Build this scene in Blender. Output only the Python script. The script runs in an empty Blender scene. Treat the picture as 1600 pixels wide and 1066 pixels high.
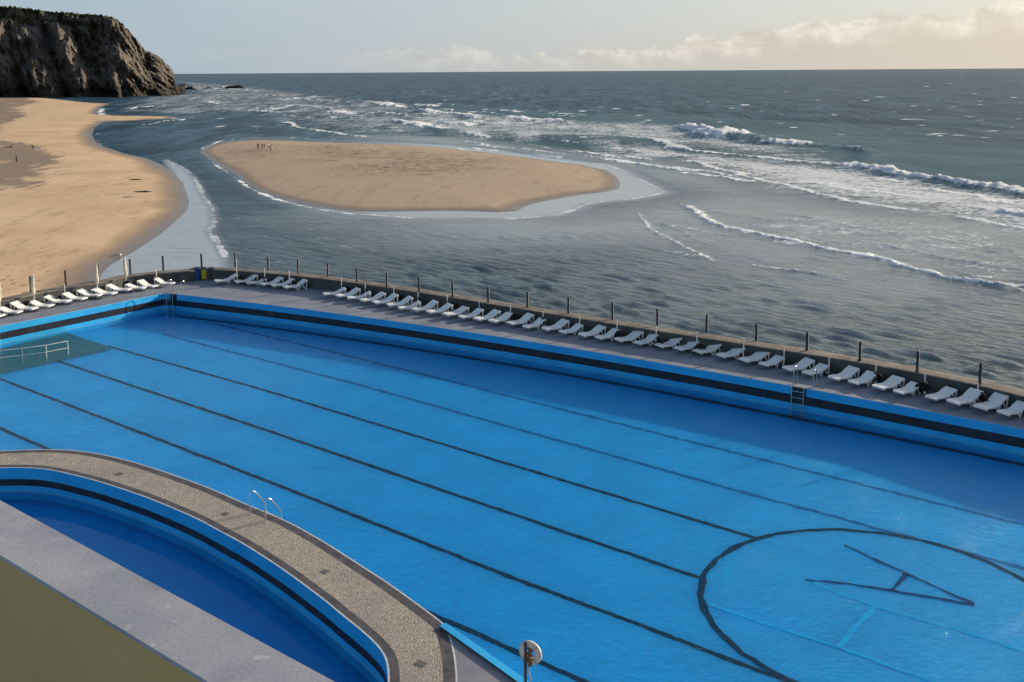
import bpy, math, random
import numpy as np
from mathutils import Vector, Matrix, noise as mnoise
random.seed(7); np.random.seed(7)
SC = bpy.context.scene; COL = SC.collection
PI = math.pi
# ------------------------------------------------------------------ camera
CZ = 16.0; FPX = 1630.0; PCX, PCY = 800.0, 350.0
SLOPE = (106.3-115.0)/(1600-280); ROLL = math.atan(SLOPE)
YH = 115+SLOPE*(PCX-280); PITCH = math.atan((PCY-YH)*math.cos(ROLL)/FPX)
cam = bpy.data.cameras.new('camera'); camo = bpy.data.objects.new('camera', cam); COL.objects.link(camo)
cam.sensor_width = 36; cam.lens = FPX/1600*36; cam.shift_y = -(533-PCY)/1600.0
cam.clip_start = 0.05; cam.clip_end = 200000
cp, sp = math.cos(PITCH), math.sin(PITCH); cr, sr = math.cos(ROLL), math.sin(ROLL)
ux = Vector((1, 0, 0)); uy = Vector((0, sp, cp)); uf = Vector((0, cp, -sp))
cx_ = ux*cr+uy*sr; cy_ = -ux*sr+uy*cr
M3 = Matrix((cx_, cy_, -uf)).transposed()
camo.matrix_world = Matrix.Translation((0, 0, CZ)) @ M3.to_4x4()
SC.camera = camo

def ray(px, py):
    x = px-PCX; y = -(py-PCY)
    xr = x*cr-y*sr; yr = x*sr+y*cr
    return xr, FPX*cp+yr*sp, -FPX*sp+yr*cp
def P(px, py, z):
    dx, dy, dz = ray(px, py); t = (z-CZ)/dz
    return Vector((dx*t, dy*t, z))
def height_at(px, ytop, p):
    """world height of the point over p that is seen on row ytop"""
    dx, dy, dz = ray(px, ytop)
    return CZ+dz/math.hypot(dx, dy)*math.hypot(p.x, p.y)
# ------------------------------------------------------------------ world and sun
SUN_AZ = math.radians(57.6); SUN_EL = math.radians(15.5)
W = bpy.data.worlds.new('World'); SC.world = W; W.use_nodes = True
nt = W.node_tree; nt.nodes.clear()
class NB:
    def __init__(s, nt): s.nt = nt
    def n(s, t, **k):
        o = s.nt.nodes.new(t)
        for a, b in k.items(): setattr(o, a, b)
        return o
    def put(s, sock, v):
        if hasattr(v, 'is_output') or isinstance(v, bpy.types.NodeSocket): s.nt.links.new(v, sock)
        elif isinstance(v, (tuple, list)) and len(v) == 3 and sock.type == 'RGBA': sock.default_value = (*v, 1)
        else: sock.default_value = v
    def math(s, op, a, b=None, c=None, clamp=False):
        o = s.n('ShaderNodeMath', operation=op, use_clamp=clamp); s.put(o.inputs[0], a)
        if b is not None: s.put(o.inputs[1], b)
        if c is not None: s.put(o.inputs[2], c)
        return o.outputs[0]
    def mix(s, f, a, b):
        o = s.n('ShaderNodeMix', data_type='RGBA'); s.put(o.inputs[0], f); s.put(o.inputs[6], a); s.put(o.inputs[7], b)
        return o.outputs[2]
    def smooth(s, v, a, b, lo=0., hi=1.):
        o = s.n('ShaderNodeMapRange', interpolation_type='SMOOTHSTEP')
        s.put(o.inputs[0], v); s.put(o.inputs[1], a); s.put(o.inputs[2], b); s.put(o.inputs[3], lo); s.put(o.inputs[4], hi)
        return o.outputs[0]
    def noise(s, vec, scale, detail=4, rough=.55, dist=0.):
        o = s.n('ShaderNodeTexNoise'); s.put(o.inputs['Vector'], vec); s.put(o.inputs['Scale'], scale)
        o.inputs['Detail'].default_value = detail; o.inputs['Roughness'].default_value = rough; o.inputs['Distortion'].default_value = dist
        return o.outputs[0]
    def mapping(s, vec, scale=(1, 1, 1), rot=(0, 0, 0), loc=(0, 0, 0)):
        o = s.n('ShaderNodeMapping'); s.put(o.inputs[0], vec); o.inputs['Scale'].default_value = scale
        o.inputs['Rotation'].default_value = rot; o.inputs['Location'].default_value = loc
        return o.outputs[0]
    def mix_f(s, f, a, b):
        o = s.n('ShaderNodeMix', data_type='FLOAT'); s.put(o.inputs[0], f); s.put(o.inputs[2], a); s.put(o.inputs[3], b); return o.outputs[0]
    def rs(s, vec, ang, scale):
        """turn about z first, then stretch along the turned axes"""
        return s.mapping(s.mapping(vec, (1, 1, 1), (0, 0, ang)), scale)
    def attr(s, name): return s.n('ShaderNodeAttribute', attribute_name=name).outputs['Fac']
    def bump(s, h, strength=.5, dist=1., normal=None):
        o = s.n('ShaderNodeBump'); s.put(o.inputs['Strength'], strength); s.put(o.inputs['Distance'], dist); s.put(o.inputs['Height'], h)
        if normal is not None: s.put(o.inputs['Normal'], normal)
        return o.outputs[0]
b = NB(nt)
sky = b.n('ShaderNodeTexSky', sky_type='NISHITA'); sky.sun_disc = False
sky.sun_elevation = SUN_EL; sky.sun_rotation = SUN_AZ; sky.dust_density = 2.0; sky.altitude = 20
bg = b.n('ShaderNodeBackground'); b.put(bg.inputs[0], sky.outputs[0]); bg.inputs[1].default_value = 0.10
tc = b.n('ShaderNodeTexCoord').outputs['Generated']
sep = b.n('ShaderNodeSeparateXYZ'); b.put(sep.inputs[0], tc)
az = b.math('ARCTAN2', sep.outputs[0], sep.outputs[1])            # 0 = +Y, to the right positive
el = b.math('ARCSINE', sep.outputs[2])
comb = b.n('ShaderNodeCombineXYZ'); b.put(comb.inputs[0], az); b.put(comb.inputs[1], b.math('MULTIPLY', el, 1.0))
sv = comb.outputs[0]
wz = b.smooth(az, -.55, .62)
low = b.mix(wz, (.325, .405, .48), (.57, .53, .455))
high = b.mix(wz, (.31, .40, .48), (.58, .585, .535))
haze = b.mix(b.smooth(el, 0.0, .075), low, high)
haze = b.mix(b.smooth(el, .07, .26), haze, b.mix(wz, (.40, .48, .54), (.60, .64, .64)))
# soft stratus streaks on the left, cumulus bank on the right
st = b.noise(b.mapping(sv, (3.5, 26, 1)), 1.6, 5, .6)
haze = b.mix(b.math('MULTIPLY', b.smooth(st, .5, .75), .25), haze, (.52, .50, .50))
topel = b.math('ADD', b.smooth(az, .02, .50, 0.020, .058), b.math('MULTIPLY', b.math('SUBTRACT', b.noise(b.mapping(sv, (6, 7, 1)), 3.2, 7, .62), .5), .075))
mask = b.smooth(b.math('SUBTRACT', topel, el), 0.0, .006)
mask = b.math('MULTIPLY', mask, b.smooth(az, -.20, .0))
puff = b.noise(b.mapping(sv, (9, 14, 1)), 3.5, 8, .62)
depth = b.smooth(b.math('SUBTRACT', topel, el), 0.0, .03)
cl_hi = b.mix(wz, (.58, .58, .56), (.84, .79, .69)); cl_lo = b.mix(wz, (.42, .43, .45), (.50, .465, .40))
cloudc = b.mix(b.math('MULTIPLY', b.math('SUBTRACT', 1.0, depth), b.smooth(puff, .38, .66)), cl_lo, cl_hi)
haze = b.mix(b.math('MULTIPLY', mask, b.smooth(el, -.005, .02, .35, .85)), haze, cloudc)
bg2 = b.n('ShaderNodeBackground'); b.put(bg2.inputs[0], haze); bg2.inputs[1].default_value = .81
mx = b.n('ShaderNodeMixShader'); b.put(mx.inputs[0], b.smooth(el, .08, .5, .92, 0.)); b.put(mx.inputs[1], bg.outputs[0]); b.put(mx.inputs[2], bg2.outputs[0])
out = b.n('ShaderNodeOutputWorld'); b.put(out.inputs[0], mx.outputs[0])

sun = bpy.data.lights.new('sun', 'SUN'); suno = bpy.data.objects.new('sun', sun); COL.objects.link(suno)
sun.energy = 4.2; sun.angle = math.radians(.8); sun.color = (1, .83, .62)
sd = Vector((math.sin(SUN_AZ)*math.cos(SUN_EL), math.cos(SUN_AZ)*math.cos(SUN_EL), math.sin(SUN_EL)))
suno.rotation_euler = sd.to_track_quat('Z', 'Y').to_euler()
SC.view_settings.view_transform = 'Standard'; SC.view_settings.look = 'None'
SC.view_settings.exposure = 0.64; SC.view_settings.gamma = 1.0; SC.view_settings.use_curve_mapping = False
SC.render.engine = 'CYCLES'
SC.cycles.max_bounces = 6; SC.cycles.transparent_max_bounces = 12
SC.cycles.caustics_reflective = False; SC.cycles.caustics_refractive = False

# ------------------------------------------------------------------ materials
def mat(name, color=(.5, .5, .5), rough=.6, metal=0., spec=.5, fn=None):
    m = bpy.data.materials.new(name); m.use_nodes = True
    bb = NB(m.node_tree); p = m.node_tree.nodes['Principled BSDF']
    p.inputs['Base Color'].default_value = (*color, 1); p.inputs['Roughness'].default_value = rough
    p.inputs['Metallic'].default_value = metal; p.inputs['Specular IOR Level'].default_value = spec
    if fn: fn(bb, p)
    return m
def pos(bb): return bb.n('ShaderNodeNewGeometry').outputs['Position']
def objc(bb): return bb.n('ShaderNodeTexCoord').outputs['Object']
def grime(c1, c2, scale, rough=.7, bumpd=.01, bs=30., bstr=.3):
    def fn(bb, p):
        v = pos(bb)
        f = bb.smooth(bb.noise(v, scale, 6, .62), .35, .68)
        bb.put(p.inputs['Base Color'], bb.mix(f, c1, c2)); p.inputs['Roughness'].default_value = rough
        bb.put(p.inputs['Normal'], bb.bump(bb.noise(v, bs, 3), bstr, bumpd))
    return fn
M = {}
def wallpaint(bb, p):
    v = pos(bb); sx = bb.n('ShaderNodeSeparateXYZ'); bb.put(sx.inputs[0], v); a = bb.noise(v, .7, 5, .6); d_ = bb.noise(bb.mapping(v, (1, 1, .12)), 5., 5, .7)
    c = bb.mix(bb.smooth(a, .3, .7), (.012, .36, .78), (.025, .46, .90)); c = bb.mix(bb.math('MULTIPLY', bb.smooth(d_, .55, .75), .35), c, (.02, .24, .5))
    scum = bb.smooth(bb.math('ADD', sx.outputs[2], bb.math('MULTIPLY', bb.noise(v, 3., 4, .6), -.10)), .09, -.03)
    c = bb.mix(bb.math('MULTIPLY', scum, .4), c, (.12, .30, .34)); bb.put(p.inputs['Base Color'], c); p.inputs['Roughness'].default_value = .45
    bb.put(p.inputs['Normal'], bb.bump(bb.noise(v, 12, 3), .25, .006))
M['paint_blue'] = mat('pool_paint_blue', fn=wallpaint)
M['paint_black'] = mat('pool_band_black', fn=grime((.005, .007, .016), (.022, .026, .036), 2.2, .4, .003))
M['deck'] = mat('deck_concrete', fn=grime((.165, .19, .245), (.24, .262, .315), .55, .85, .006, 22))
M['lilac'] = mat('deck_smooth_concrete', fn=grime((.17, .175, .22), (.23, .235, .28), .8, .8, .004, 18))
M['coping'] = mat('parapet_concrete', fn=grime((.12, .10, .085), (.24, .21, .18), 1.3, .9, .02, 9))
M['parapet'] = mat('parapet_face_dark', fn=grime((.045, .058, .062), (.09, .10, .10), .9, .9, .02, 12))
M['darktile'] = mat('dark_edge_tile', fn=grime((.045, .045, .055), (.10, .09, .095), 3.5, .7, .006, 25))
M['light_edge'] = mat('pale_pool_edge', fn=grime((.42, .47, .52), (.6, .62, .64), 4, .6, .003))
def ledgem(bb, p):
    v = pos(bb); a = bb.noise(v, 2.6, 6, .65); c_ = bb.noise(v, 17., 4, .6); d_ = bb.noise(v, 5.5, 3, .5)
    c = bb.mix(bb.smooth(a, .32, .68), (.24, .26, .315), (.35, .365, .40)); c = bb.mix(bb.math('MULTIPLY', bb.smooth(c_, .62, .72), .5), c, (.55, .55, .55))
    c = bb.mix(bb.math('MULTIPLY', bb.smooth(d_, .60, .74), .35), c, (.16, .17, .20))
    bb.put(p.inputs['Base Color'], c); p.inputs['Roughness'].default_value = .8; bb.put(p.inputs['Normal'], bb.bump(bb.noise(v, 90, 3), .4, .002))
M['ledge'] = mat('ledge_render', fn=ledgem)
def olive(bb, p):
    v = pos(bb)
    n = bb.noise(v, 140, 3, .7)
    bb.put(p.inputs['Base Color'], bb.mix(bb.noise(v, 2.2, 4), (.42, .30, .12), (.52, .385, .165)))
    p.inputs['Roughness'].default_value = .9
    bb.put(p.inputs['Normal'], bb.bump(n, .5, .003))
M['olive'] = mat('olive_render', fn=olive)
def cobble(bb, p):
    v = pos(bb)
    vo = bb.n('ShaderNodeTexVoronoi'); bb.put(vo.inputs['Vector'], v); vo.inputs['Scale'].default_value = 16.
    c = bb.n('ShaderNodeTexVoronoi', feature='DISTANCE_TO_EDGE'); bb.put(c.inputs['Vector'], v); c.inputs['Scale'].default_value = 16.
    joint = bb.smooth(c.outputs['Distance'], .0, .16)
    sepc = bb.n('ShaderNodeSeparateColor'); bb.put(sepc.inputs[0], vo.outputs['Color'])
    stone = bb.mix(sepc.outputs[0], (.34, .305, .265), (.50, .455, .40))
    stain = bb.smooth(bb.noise(v, .55, 5, .6), .42, .66)
    stone = bb.mix(bb.math('MULTIPLY', stain, .45), stone, (.24, .225, .22))
    bb.put(p.inputs['Base Color'], bb.mix(joint, (.19, .172, .15), stone)); p.inputs['Roughness'].default_value = .75
    bb.put(p.inputs['Normal'], bb.bump(joint, .7, .02))
M['cobble'] = mat('limestone_cobbles', fn=cobble)
def floorm(bb, p):
    v = pos(bb)
    n = bb.noise(bb.mapping(v, (1, 1, 1)), .35, 5, .6); n2 = bb.noise(v, 3.2, 4, .65)
    c = bb.mix(bb.smooth(n, .3, .7), (.001, .30, .71), (.001, .355, .80))
    c = bb.mix(bb.math('MULTIPLY', bb.smooth(n2, .48, .70), .38), c, (.02, .48, .88))
    bb.put(p.inputs['Base Color'], c)
    p.subsurface_method = 'BURLEY'; p.inputs['Subsurface Weight'].default_value = 1.; p.inputs['Subsurface Radius'].default_value = (1, 1, 1); p.inputs['Subsurface Scale'].default_value = 1.5   # light spread by the water body; p.inputs['Roughness'].default_value = .8; p.inputs['Specular IOR Level'].default_value = .1
M['floor'] = mat('pool_floor_paint', fn=floorm)
M['line'] = mat('lane_paint_navy', (.002, .022, .06), .8, spec=.1)
M['line_veiled'] = mat('lane_navy_water_veil', (.004, .12, .36), .8, spec=.1)  # navy with the veil of deeper water painted into its colour
M['line_mid'] = mat('letter_paint_navy', (.004, .035, .14), .8, spec=.1)
M['line_light'] = mat('line_paint_pale', (.035, .46, .86), .8, spec=.1)
M['platform'] = mat('platform_dark', fn=grime((.04, .075, .085), (.055, .10, .11), 1.5, .8, .01))
def poolwater(name, tint, bsc, bst):
    m = bpy.data.materials.new(name); m.use_nodes = True; m.node_tree.nodes.clear(); bb = NB(m.node_tree)
    v = pos(bb)
    h = bb.math('ADD', bb.noise(bb.mapping(v, (1, 1.5, 1), (0, 0, .5)), bsc, 3, .6), bb.math('MULTIPLY', bb.noise(bb.mapping(v, (1, 1.7, 1), (0, 0, .9)), bsc*.3, 2), 1.2))
    sx = bb.n('ShaderNodeSeparateXYZ'); bb.put(sx.inputs[0], v)
    wind = bb.smooth(bb.math('ADD', sx.outputs[0], bb.math('MULTIPLY', bb.noise(v, .08, 3), 10)), -12., 14., .18, 1.)
    wind = bb.math('MULTIPLY', wind, bst)
    nrm = bb.bump(h, wind, .08)
    tr = bb.n('ShaderNodeBsdfTransparent'); bb.put(tr.inputs[0], tint)
    gl = bb.n('ShaderNodeBsdfGlossy'); gl.inputs['Roughness'].default_value = .04; bb.put(gl.inputs['Normal'], nrm)
    dt = bb.n('ShaderNodeVectorMath', operation='DOT_PRODUCT'); bb.put(dt.inputs[0], nrm); bb.put(dt.inputs[1], bb.n('ShaderNodeNewGeometry').outputs['Incoming'])
    cs = bb.math('ABSOLUTE', dt.outputs['Value'])             # Schlick, the same from either side (the surface does not refract)
    fres = bb.math('MULTIPLY_ADD', bb.math('POWER', bb.math('SUBTRACT', 1.0, cs, clamp=True), 5.0), .62, .012)
    ms = bb.n('ShaderNodeMixShader'); bb.put(ms.inputs[0], fres); bb.put(ms.inputs[1], tr.outputs[0]); bb.put(ms.inputs[2], gl.outputs[0])
    o = bb.n('ShaderNodeOutputMaterial'); bb.put(o.inputs[0], ms.outputs[0])
    return m
M['pool_water'] = poolwater('pool_water', (.55, .93, .99), 4.5, 2.4)
M['calm_water'] = poolwater('calm_pool_water', (.55, .92, .99), 1.5, .12)
M['steel'] = mat('stainless_steel', (.62, .62, .62), .25, 1.)
M['white_metal'] = mat('white_tube', (.72, .72, .68), .4)
M['post_dark'] = mat('dark_post_wood', fn=grime((.018, .018, .02), (.035, .03, .03), 6, .7, .002))
M['post_light'] = mat('galvanised_strip', (.25, .26, .27), .4, .5)
M['lounger'] = mat('white_resin', fn=lambda bb, p: (bb.put(p.inputs['Base Color'], bb.mix(bb.noise(objc(bb), 6, 3), (.76, .77, .76), (.86, .86, .84))), p.inputs['Roughness'].__setattr__('default_value', .45)))
M['canvas'] = mat('cream_canvas', fn=lambda bb, p: (bb.put(p.inputs['Base Color'], bb.mix(bb.noise(objc(bb), 5, 4), (.55, .48, .36), (.82, .77, .64))), p.inputs['Roughness'].__setattr__('default_value', .9)))
M['black_resin'] = mat('black_resin', (.012, .013, .014), .45)
M['bin_blue'] = mat('bin_blue', (.004, .07, .33), .45)
M['bin_yellow'] = mat('bin_yellow', (.42, .40, .02), .45)
M['bin_grey'] = mat('bin_grey', (.025, .035, .04), .45)
M['lid_dark'] = mat('bin_lid_dark', (.010, .013, .025), .35)
M['ring_white'] = mat('ring_foam_white', fn=lambda bb, p: bb.put(p.inputs['Base Color'], bb.mix(bb.smooth(bb.noise(objc(bb), 5, 4), .4, .7), (.72, .70, .64), (.55, .52, .45))))
M['rust'] = mat('rusty_metal', fn=grime((.13, .075, .03), (.32, .19, .08), 14, .9, .006, 60))
M['pole_dark'] = mat('weathered_pole', fn=grime((.035, .025, .03), (.07, .05, .05), 9, .8, .003))
M['rope'] = mat('pale_rope', (.5, .45, .45), .9)
M['skin'] = mat('skin', (.38, .22, .15), .6)
M['cl_dark'] = mat('dark_clothes', (.015, .015, .02), .9)
M['cl_white'] = mat('white_shirt', (.7, .7, .7), .9)
M['cl_brown'] = mat('brown_clothes', (.10, .05, .035), .9)
M['cl_blue'] = mat('blue_grey_clothes', (.06, .08, .13), .9)
M['hair'] = mat('dark_hair', (.015, .01, .008), .7)
M['weed'] = mat('dry_seaweed', fn=grime((.03, .02, .012), (.10, .07, .04), 5, .95, .02))
M['wood'] = mat('driftwood', (.10, .07, .05), .9)
M['sail'] = mat('sail_white', (.85, .85, .82), .8)
M['drain'] = mat('drain_iron', fn=grime((.16, .15, .13), (.26, .24, .20), 12, .7, .004, 40))

# ------------------------------------------------------------------ mesh helpers
def tag(o, label=None, cat=None, group=None, kind=None):
    if label: o['label'] = label
    if cat: o['category'] = cat
    if group: o['group'] = group
    if kind: o['kind'] = kind
    return o
def empty(name, loc, rz=0., **k):
    o = bpy.data.objects.new(name, None); COL.objects.link(o); o.location = loc; o.rotation_euler = (0, 0, rz); o.empty_display_size = .2
    return tag(o, **k)
class MB:
    def __init__(s): s.v = []; s.f = []; s.m = []; s.sm = []
    def add(s, vs, fs, mi=0, smooth=False):
        k = len(s.v); s.v += [tuple(v) for v in vs]; s.f += [tuple(i+k for i in f) for f in fs]
        s.m += [mi]*len(fs); s.sm += [smooth]*len(fs); return s
    def box(s, c, d, mi=0, M_=None):
        x, y, z = (q/2 for q in d)
        vs = [Vector((i*x, j*y, k*z)) for k in (-1, 1) for j in (-1, 1) for i in (-1, 1)]
        if M_ is not None: vs = [M_ @ v for v in vs]
        vs = [v+Vector(c) for v in vs]
        return s.add(vs, [(0, 2, 3, 1), (4, 5, 7, 6), (0, 1, 5, 4), (2, 6, 7, 3), (0, 4, 6, 2), (1, 3, 7, 5)], mi)
    def tube(s, pts, r, n=8, mi=0, cap=True):
        pts = [Vector(p) for p in pts]; rs = r if isinstance(r, (list, tuple)) else [r]*len(pts)
        rings = []; prev = None
        for i, p in enumerate(pts):
            d = (pts[min(i+1, len(pts)-1)]-pts[max(i-1, 0)]).normalized()
            if prev is None:
                a = Vector((0, 0, 1)) if abs(d.z) < .9 else Vector((1, 0, 0)); u = d.cross(a).normalized()
            else: u = (prev-d*prev.dot(d)).normalized()
            prev = u; w = d.cross(u)
            rings.append([p+(u*math.cos(2*PI*k/n)+w*math.sin(2*PI*k/n))*rs[i] for k in range(n)])
        vs = [q for r_ in rings for q in r_]; fs = []
        for i in range(len(rings)-1):
            for k in range(n):
                fs.append((i*n+k, i*n+(k+1) % n, (i+1)*n+(k+1) % n, (i+1)*n+k))
        s.add(vs, fs, mi, True)
        if cap: s.add(rings[0][::-1], [tuple(range(n))], mi); s.add(rings[-1], [tuple(range(n))], mi)
        return s
    def build(s, name, mats, parent=None, kind=None, bevel=0.):
        me = bpy.data.meshes.new(name); me.from_pydata(s.v, [], s.f)
        if not isinstance(mats, (list, tuple)): mats = [mats]
        for m_ in mats: me.materials.append(m_)
        me.polygons.foreach_set('material_index', s.m); me.polygons.foreach_set('use_smooth', s.sm); me.update()
        o = bpy.data.objects.new(name, me); COL.objects.link(o)
        if parent: o.parent = parent
        if kind: o['kind'] = kind
        if bevel:
            bv = o.modifiers.new('bevel', 'BEVEL'); bv.width = bevel; bv.segments = 2; bv.limit_method = 'ANGLE'
        return o
def copy_tree(o):
    c = o.copy(); COL.objects.link(c)
    for ch in o.children:
        k = ch.copy(); COL.objects.link(k); k.parent = c
        for g in ch.children:
            q = g.copy(); COL.objects.link(q); q.parent = k
    return c
def polyfit(pts, deg):
    a = np.array(pts, float); x0 = a[:, 0].mean(); sx = a[:, 0].std()
    c = np.polyfit((a[:, 0]-x0)/sx, a[:, 1], deg)
    return lambda x: float(np.polyval(c, (x-x0)/sx))
def catmull(pts, n=8):
    pts = [np.array(p, float) for p in pts]; q = [2*pts[0]-pts[1]]+pts+[2*pts[-1]-pts[-2]]; o = []
    for i in range(1, len(q)-2):
        for k in range(n):
            t = k/n
            o.append(.5*((2*q[i])+(-q[i-1]+q[i+1])*t+(2*q[i-1]-5*q[i]+4*q[i+1]-q[i+2])*t*t+(-q[i-1]+3*q[i]-3*q[i+1]+q[i+2])*t**3))
    o.append(pts[-1]); return o
def resample(poly, n):
    a = np.array([tuple(p)[:2] for p in poly], float); s = np.r_[0, np.cumsum(np.hypot(*np.diff(a, axis=0).T))]
    t = np.linspace(0, s[-1], n); return np.c_[np.interp(t, s, a[:, 0]), np.interp(t, s, a[:, 1])]
def normals2(a):
    d = np.gradient(a, axis=0); d /= np.hypot(d[:, 0], d[:, 1])[:, None]
    return np.c_[-d[:, 1], d[:, 0]]

# ------------------------------------------------------------------ sea, beach, sandbank
SEA = -4.0
def seapts(l): return np.array([tuple(P(x, y, SEA))[:2] for x, y in l])
def seg_dist(X, Y, poly, closed=False, maxd=None):
    """distance to a polyline, sign (+ = left side) of the nearest segment and arc position 0..1"""
    best = np.full(X.shape, 1e9); sg = np.zeros(X.shape); tt = np.zeros(X.shape)
    n = len(poly); m_ = n if closed else n-1
    for i in range(m_):
        a = poly[i]; c = poly[(i+1) % n]; d = c-a; L2 = (d**2).sum()+1e-9
        t = np.clip(((X-a[0])*d[0]+(Y-a[1])*d[1])/L2, 0, 1)
        ex = X-a[0]-t*d[0]; ey = Y-a[1]-t*d[1]; q = np.hypot(ex, ey)
        k = q < best; best[k] = q[k]; sg[k] = np.sign(d[0]*ey-d[1]*ex)[k]; tt[k] = ((i+t)/m_)[k]
    return best, sg, tt
def inside(X, Y, poly):
    r = np.zeros(X.shape, bool); n = len(poly)
    for i in range(n):
        x1, y1 = poly[i]; x2, y2 = poly[(i+1) % n]
        if y1 == y2: continue
        k = ((Y < y1) != (Y < y2)) & (X < (x2-x1)*(Y-y1)/(y2-y1)+x1); r ^= k
    return r
def local(X, Y, poly, marg):
    return (X > poly[:, 0].min()-marg) & (X < poly[:, 0].max()+marg) & (Y > poly[:, 1].min()-marg) & (Y < poly[:, 1].max()+marg)
def soft_inside(X, Y, poly, soft):
    o = np.zeros(X.shape); k = local(X, Y, poly, soft*2)
    d, _, _ = seg_dist(X[k], Y[k], poly, True); s_ = np.where(inside(X[k], Y[k], poly), d, -d)
    o[k] = np.clip(.5+s_/soft/2, 0, 1); return o
def vnoise(X, Y, sc, seed=0, oct=4):
    r = np.random.RandomState(seed); tot = np.zeros(X.shape); amp = 1.; s_ = 0.
    for _ in range(oct):
        g = r.rand(256, 256); x = X*sc; y = Y*sc; xi = np.floor(x).astype(int); yi = np.floor(y).astype(int)
        fx = x-xi; fy = y-yi; fx = fx*fx*(3-2*fx); fy = fy*fy*(3-2*fy)
        a = g[xi % 256, yi % 256]; b_ = g[(xi+1) % 256, yi % 256]; c = g[xi % 256, (yi+1) % 256]; d = g[(xi+1) % 256, (yi+1) % 256]
        tot += amp*((a*(1-fx)+b_*fx)*(1-fy)+(c*(1-fx)+d*fx)*fy); s_ += amp; amp *= .5; sc *= 2.03
    return tot/s_-.5
BEACH = seapts([(70, 153), (113, 157.5), (134, 160.5), (172, 162), (158, 168), (150, 174), (151, 178.5), (184, 181), (276, 182.3), (273, 185), (223, 188), (163, 190.5), (146, 200), (143, 213), (155, 227), (184, 237), (223, 247), (246, 255), (270, 268), (283, 285), (290, 308), (287, 329), (268, 350), (237, 374), (210, 392), (170, 413), (150, 440), (110, 520), (-700, 520), (-1500, 300), (-900, 180), (-500, 157)])
BANK = seapts([(315, 238), (322, 231), (340, 225), (365, 221), (400, 219), (450, 220.3), (500, 222.5), (575, 224.5), (650, 228), (700, 232), (750, 237.5), (810, 245), (875, 254), (905, 257), (925, 262), (948, 266), (962, 276), (966, 283), (964, 294), (945, 300), (905, 304), (875, 309), (845, 315), (822, 322), (808, 330), (780, 332), (750, 331), (700, 329.5), (650, 330), (600, 331), (550, 330), (490, 322), (430, 307), (390, 290), (365, 270), (335, 253)])
MIRROR = seapts([(316, 232), (345, 220), (400, 215.5), (500, 217.5), (600, 221), (700, 227), (800, 239), (880, 249), (950, 258), (975, 268), (1000, 281), (1022, 291), (1040, 299), (1020, 305), (985, 311), (950, 314), (920, 318), (890, 330), (865, 337), (800, 342), (720, 341), (650, 341), (600, 337), (550, 334), (490, 326), (430, 311), (388, 293), (362, 273), (330, 254)])
FILM2 = seapts([(262, 250), (289, 265), (302, 276), (312, 295), (320, 311), (331, 324), (334, 347), (326, 363), (338, 376), (352, 402), (360, 430), (360, 480), (120, 480), (160, 413), (200, 392), (231, 374), (265, 350), (284, 329), (284, 300), (275, 272)])
# grid columns by bearing, rows by distance (finer near the pool)
def polar(az0, az1, na, rows):
    a = np.radians(np.linspace(az0, az1, na)); R, A = np.meshgrid(rows, a, indexing='ij'); return R*np.sin(A), R*np.cos(A), R
inv = np.linspace(1/36., 1/1500., 980); rows = np.r_[1/inv, np.geomspace(1560, 60000, 60)]
A_ = np.concatenate([np.linspace(-75, -32, 60)[:-1], np.linspace(-32, 31, 900), np.linspace(31, 80, 70)[1:]])
R, AA = np.meshgrid(rows, np.radians(A_), indexing='ij'); X = R*np.sin(AA); Y = R*np.cos(AA)
cell = np.gradient(rows)[:, None]*np.ones_like(R)
def grid_mesh(name, X, Y, Z, attrs, material, keep=None):
    nr, nc = X.shape; idx = np.arange(nr*nc).reshape(nr, nc)
    q = np.stack([idx[:-1, :-1], idx[:-1, 1:], idx[1:, 1:], idx[1:, :-1]], -1).reshape(-1, 4)
    if keep is not None:
        kk = keep.reshape(-1)[q].any(1); q = q[kk]
        used = np.unique(q); rm = np.full(nr*nc, -1); rm[used] = np.arange(len(used)); q = rm[q]
    else: used = np.arange(nr*nc)
    me = bpy.data.meshes.new(name); me.vertices.add(len(used))
    co = np.stack([X.ravel()[used], Y.ravel()[used], Z.ravel()[used]], -1).astype(np.float32)
    me.vertices.foreach_set('co', co.ravel()); me.loops.add(len(q)*4); me.loops.foreach_set('vertex_index', q.ravel().astype(np.int32))
    me.polygons.add(len(q)); me.polygons.foreach_set('loop_start', np.arange(0, len(q)*4, 4, dtype=np.int32))
    me.polygons.foreach_set('use_smooth', np.ones(len(q), bool)); me.update(calc_edges=True)
    for k, v in attrs.items():
        at = me.attributes.new(k, 'FLOAT', 'POINT'); at.data.foreach_set('value', v.ravel()[used].astype(np.float32))
    me.materials.append(material); o = bpy.data.objects.new(name, me); COL.objects.link(o); return o

film = np.clip(soft_inside(X, Y, MIRROR, 3.)*1.2*(.2+.8*np.clip((X+48)/38, 0, 1))+soft_inside(X, Y, FILM2, 1.5)*1.15, 0, 1)
# shallow wash: thin sheets of sea water over sand
WASH = seapts([(1040, 299), (985, 311), (865, 338), (560, 336), (500, 333), (700, 378), (900, 385), (990, 400), (1120, 470), (1300, 500), (1700, 520), (1700, 350), (1450, 330), (1263, 302), (1160, 277), (1062, 250), (960, 245), (860, 234), (720, 214), (560, 214), (900, 252)])
wash = np.clip(soft_inside(X, Y, WASH, 14.)+.5*vnoise(X, Y, .03, 61, 4)*(soft_inside(X, Y, WASH, 45.) > 0), 0, 1)
calm = np.clip(film, 0, 1)
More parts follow.
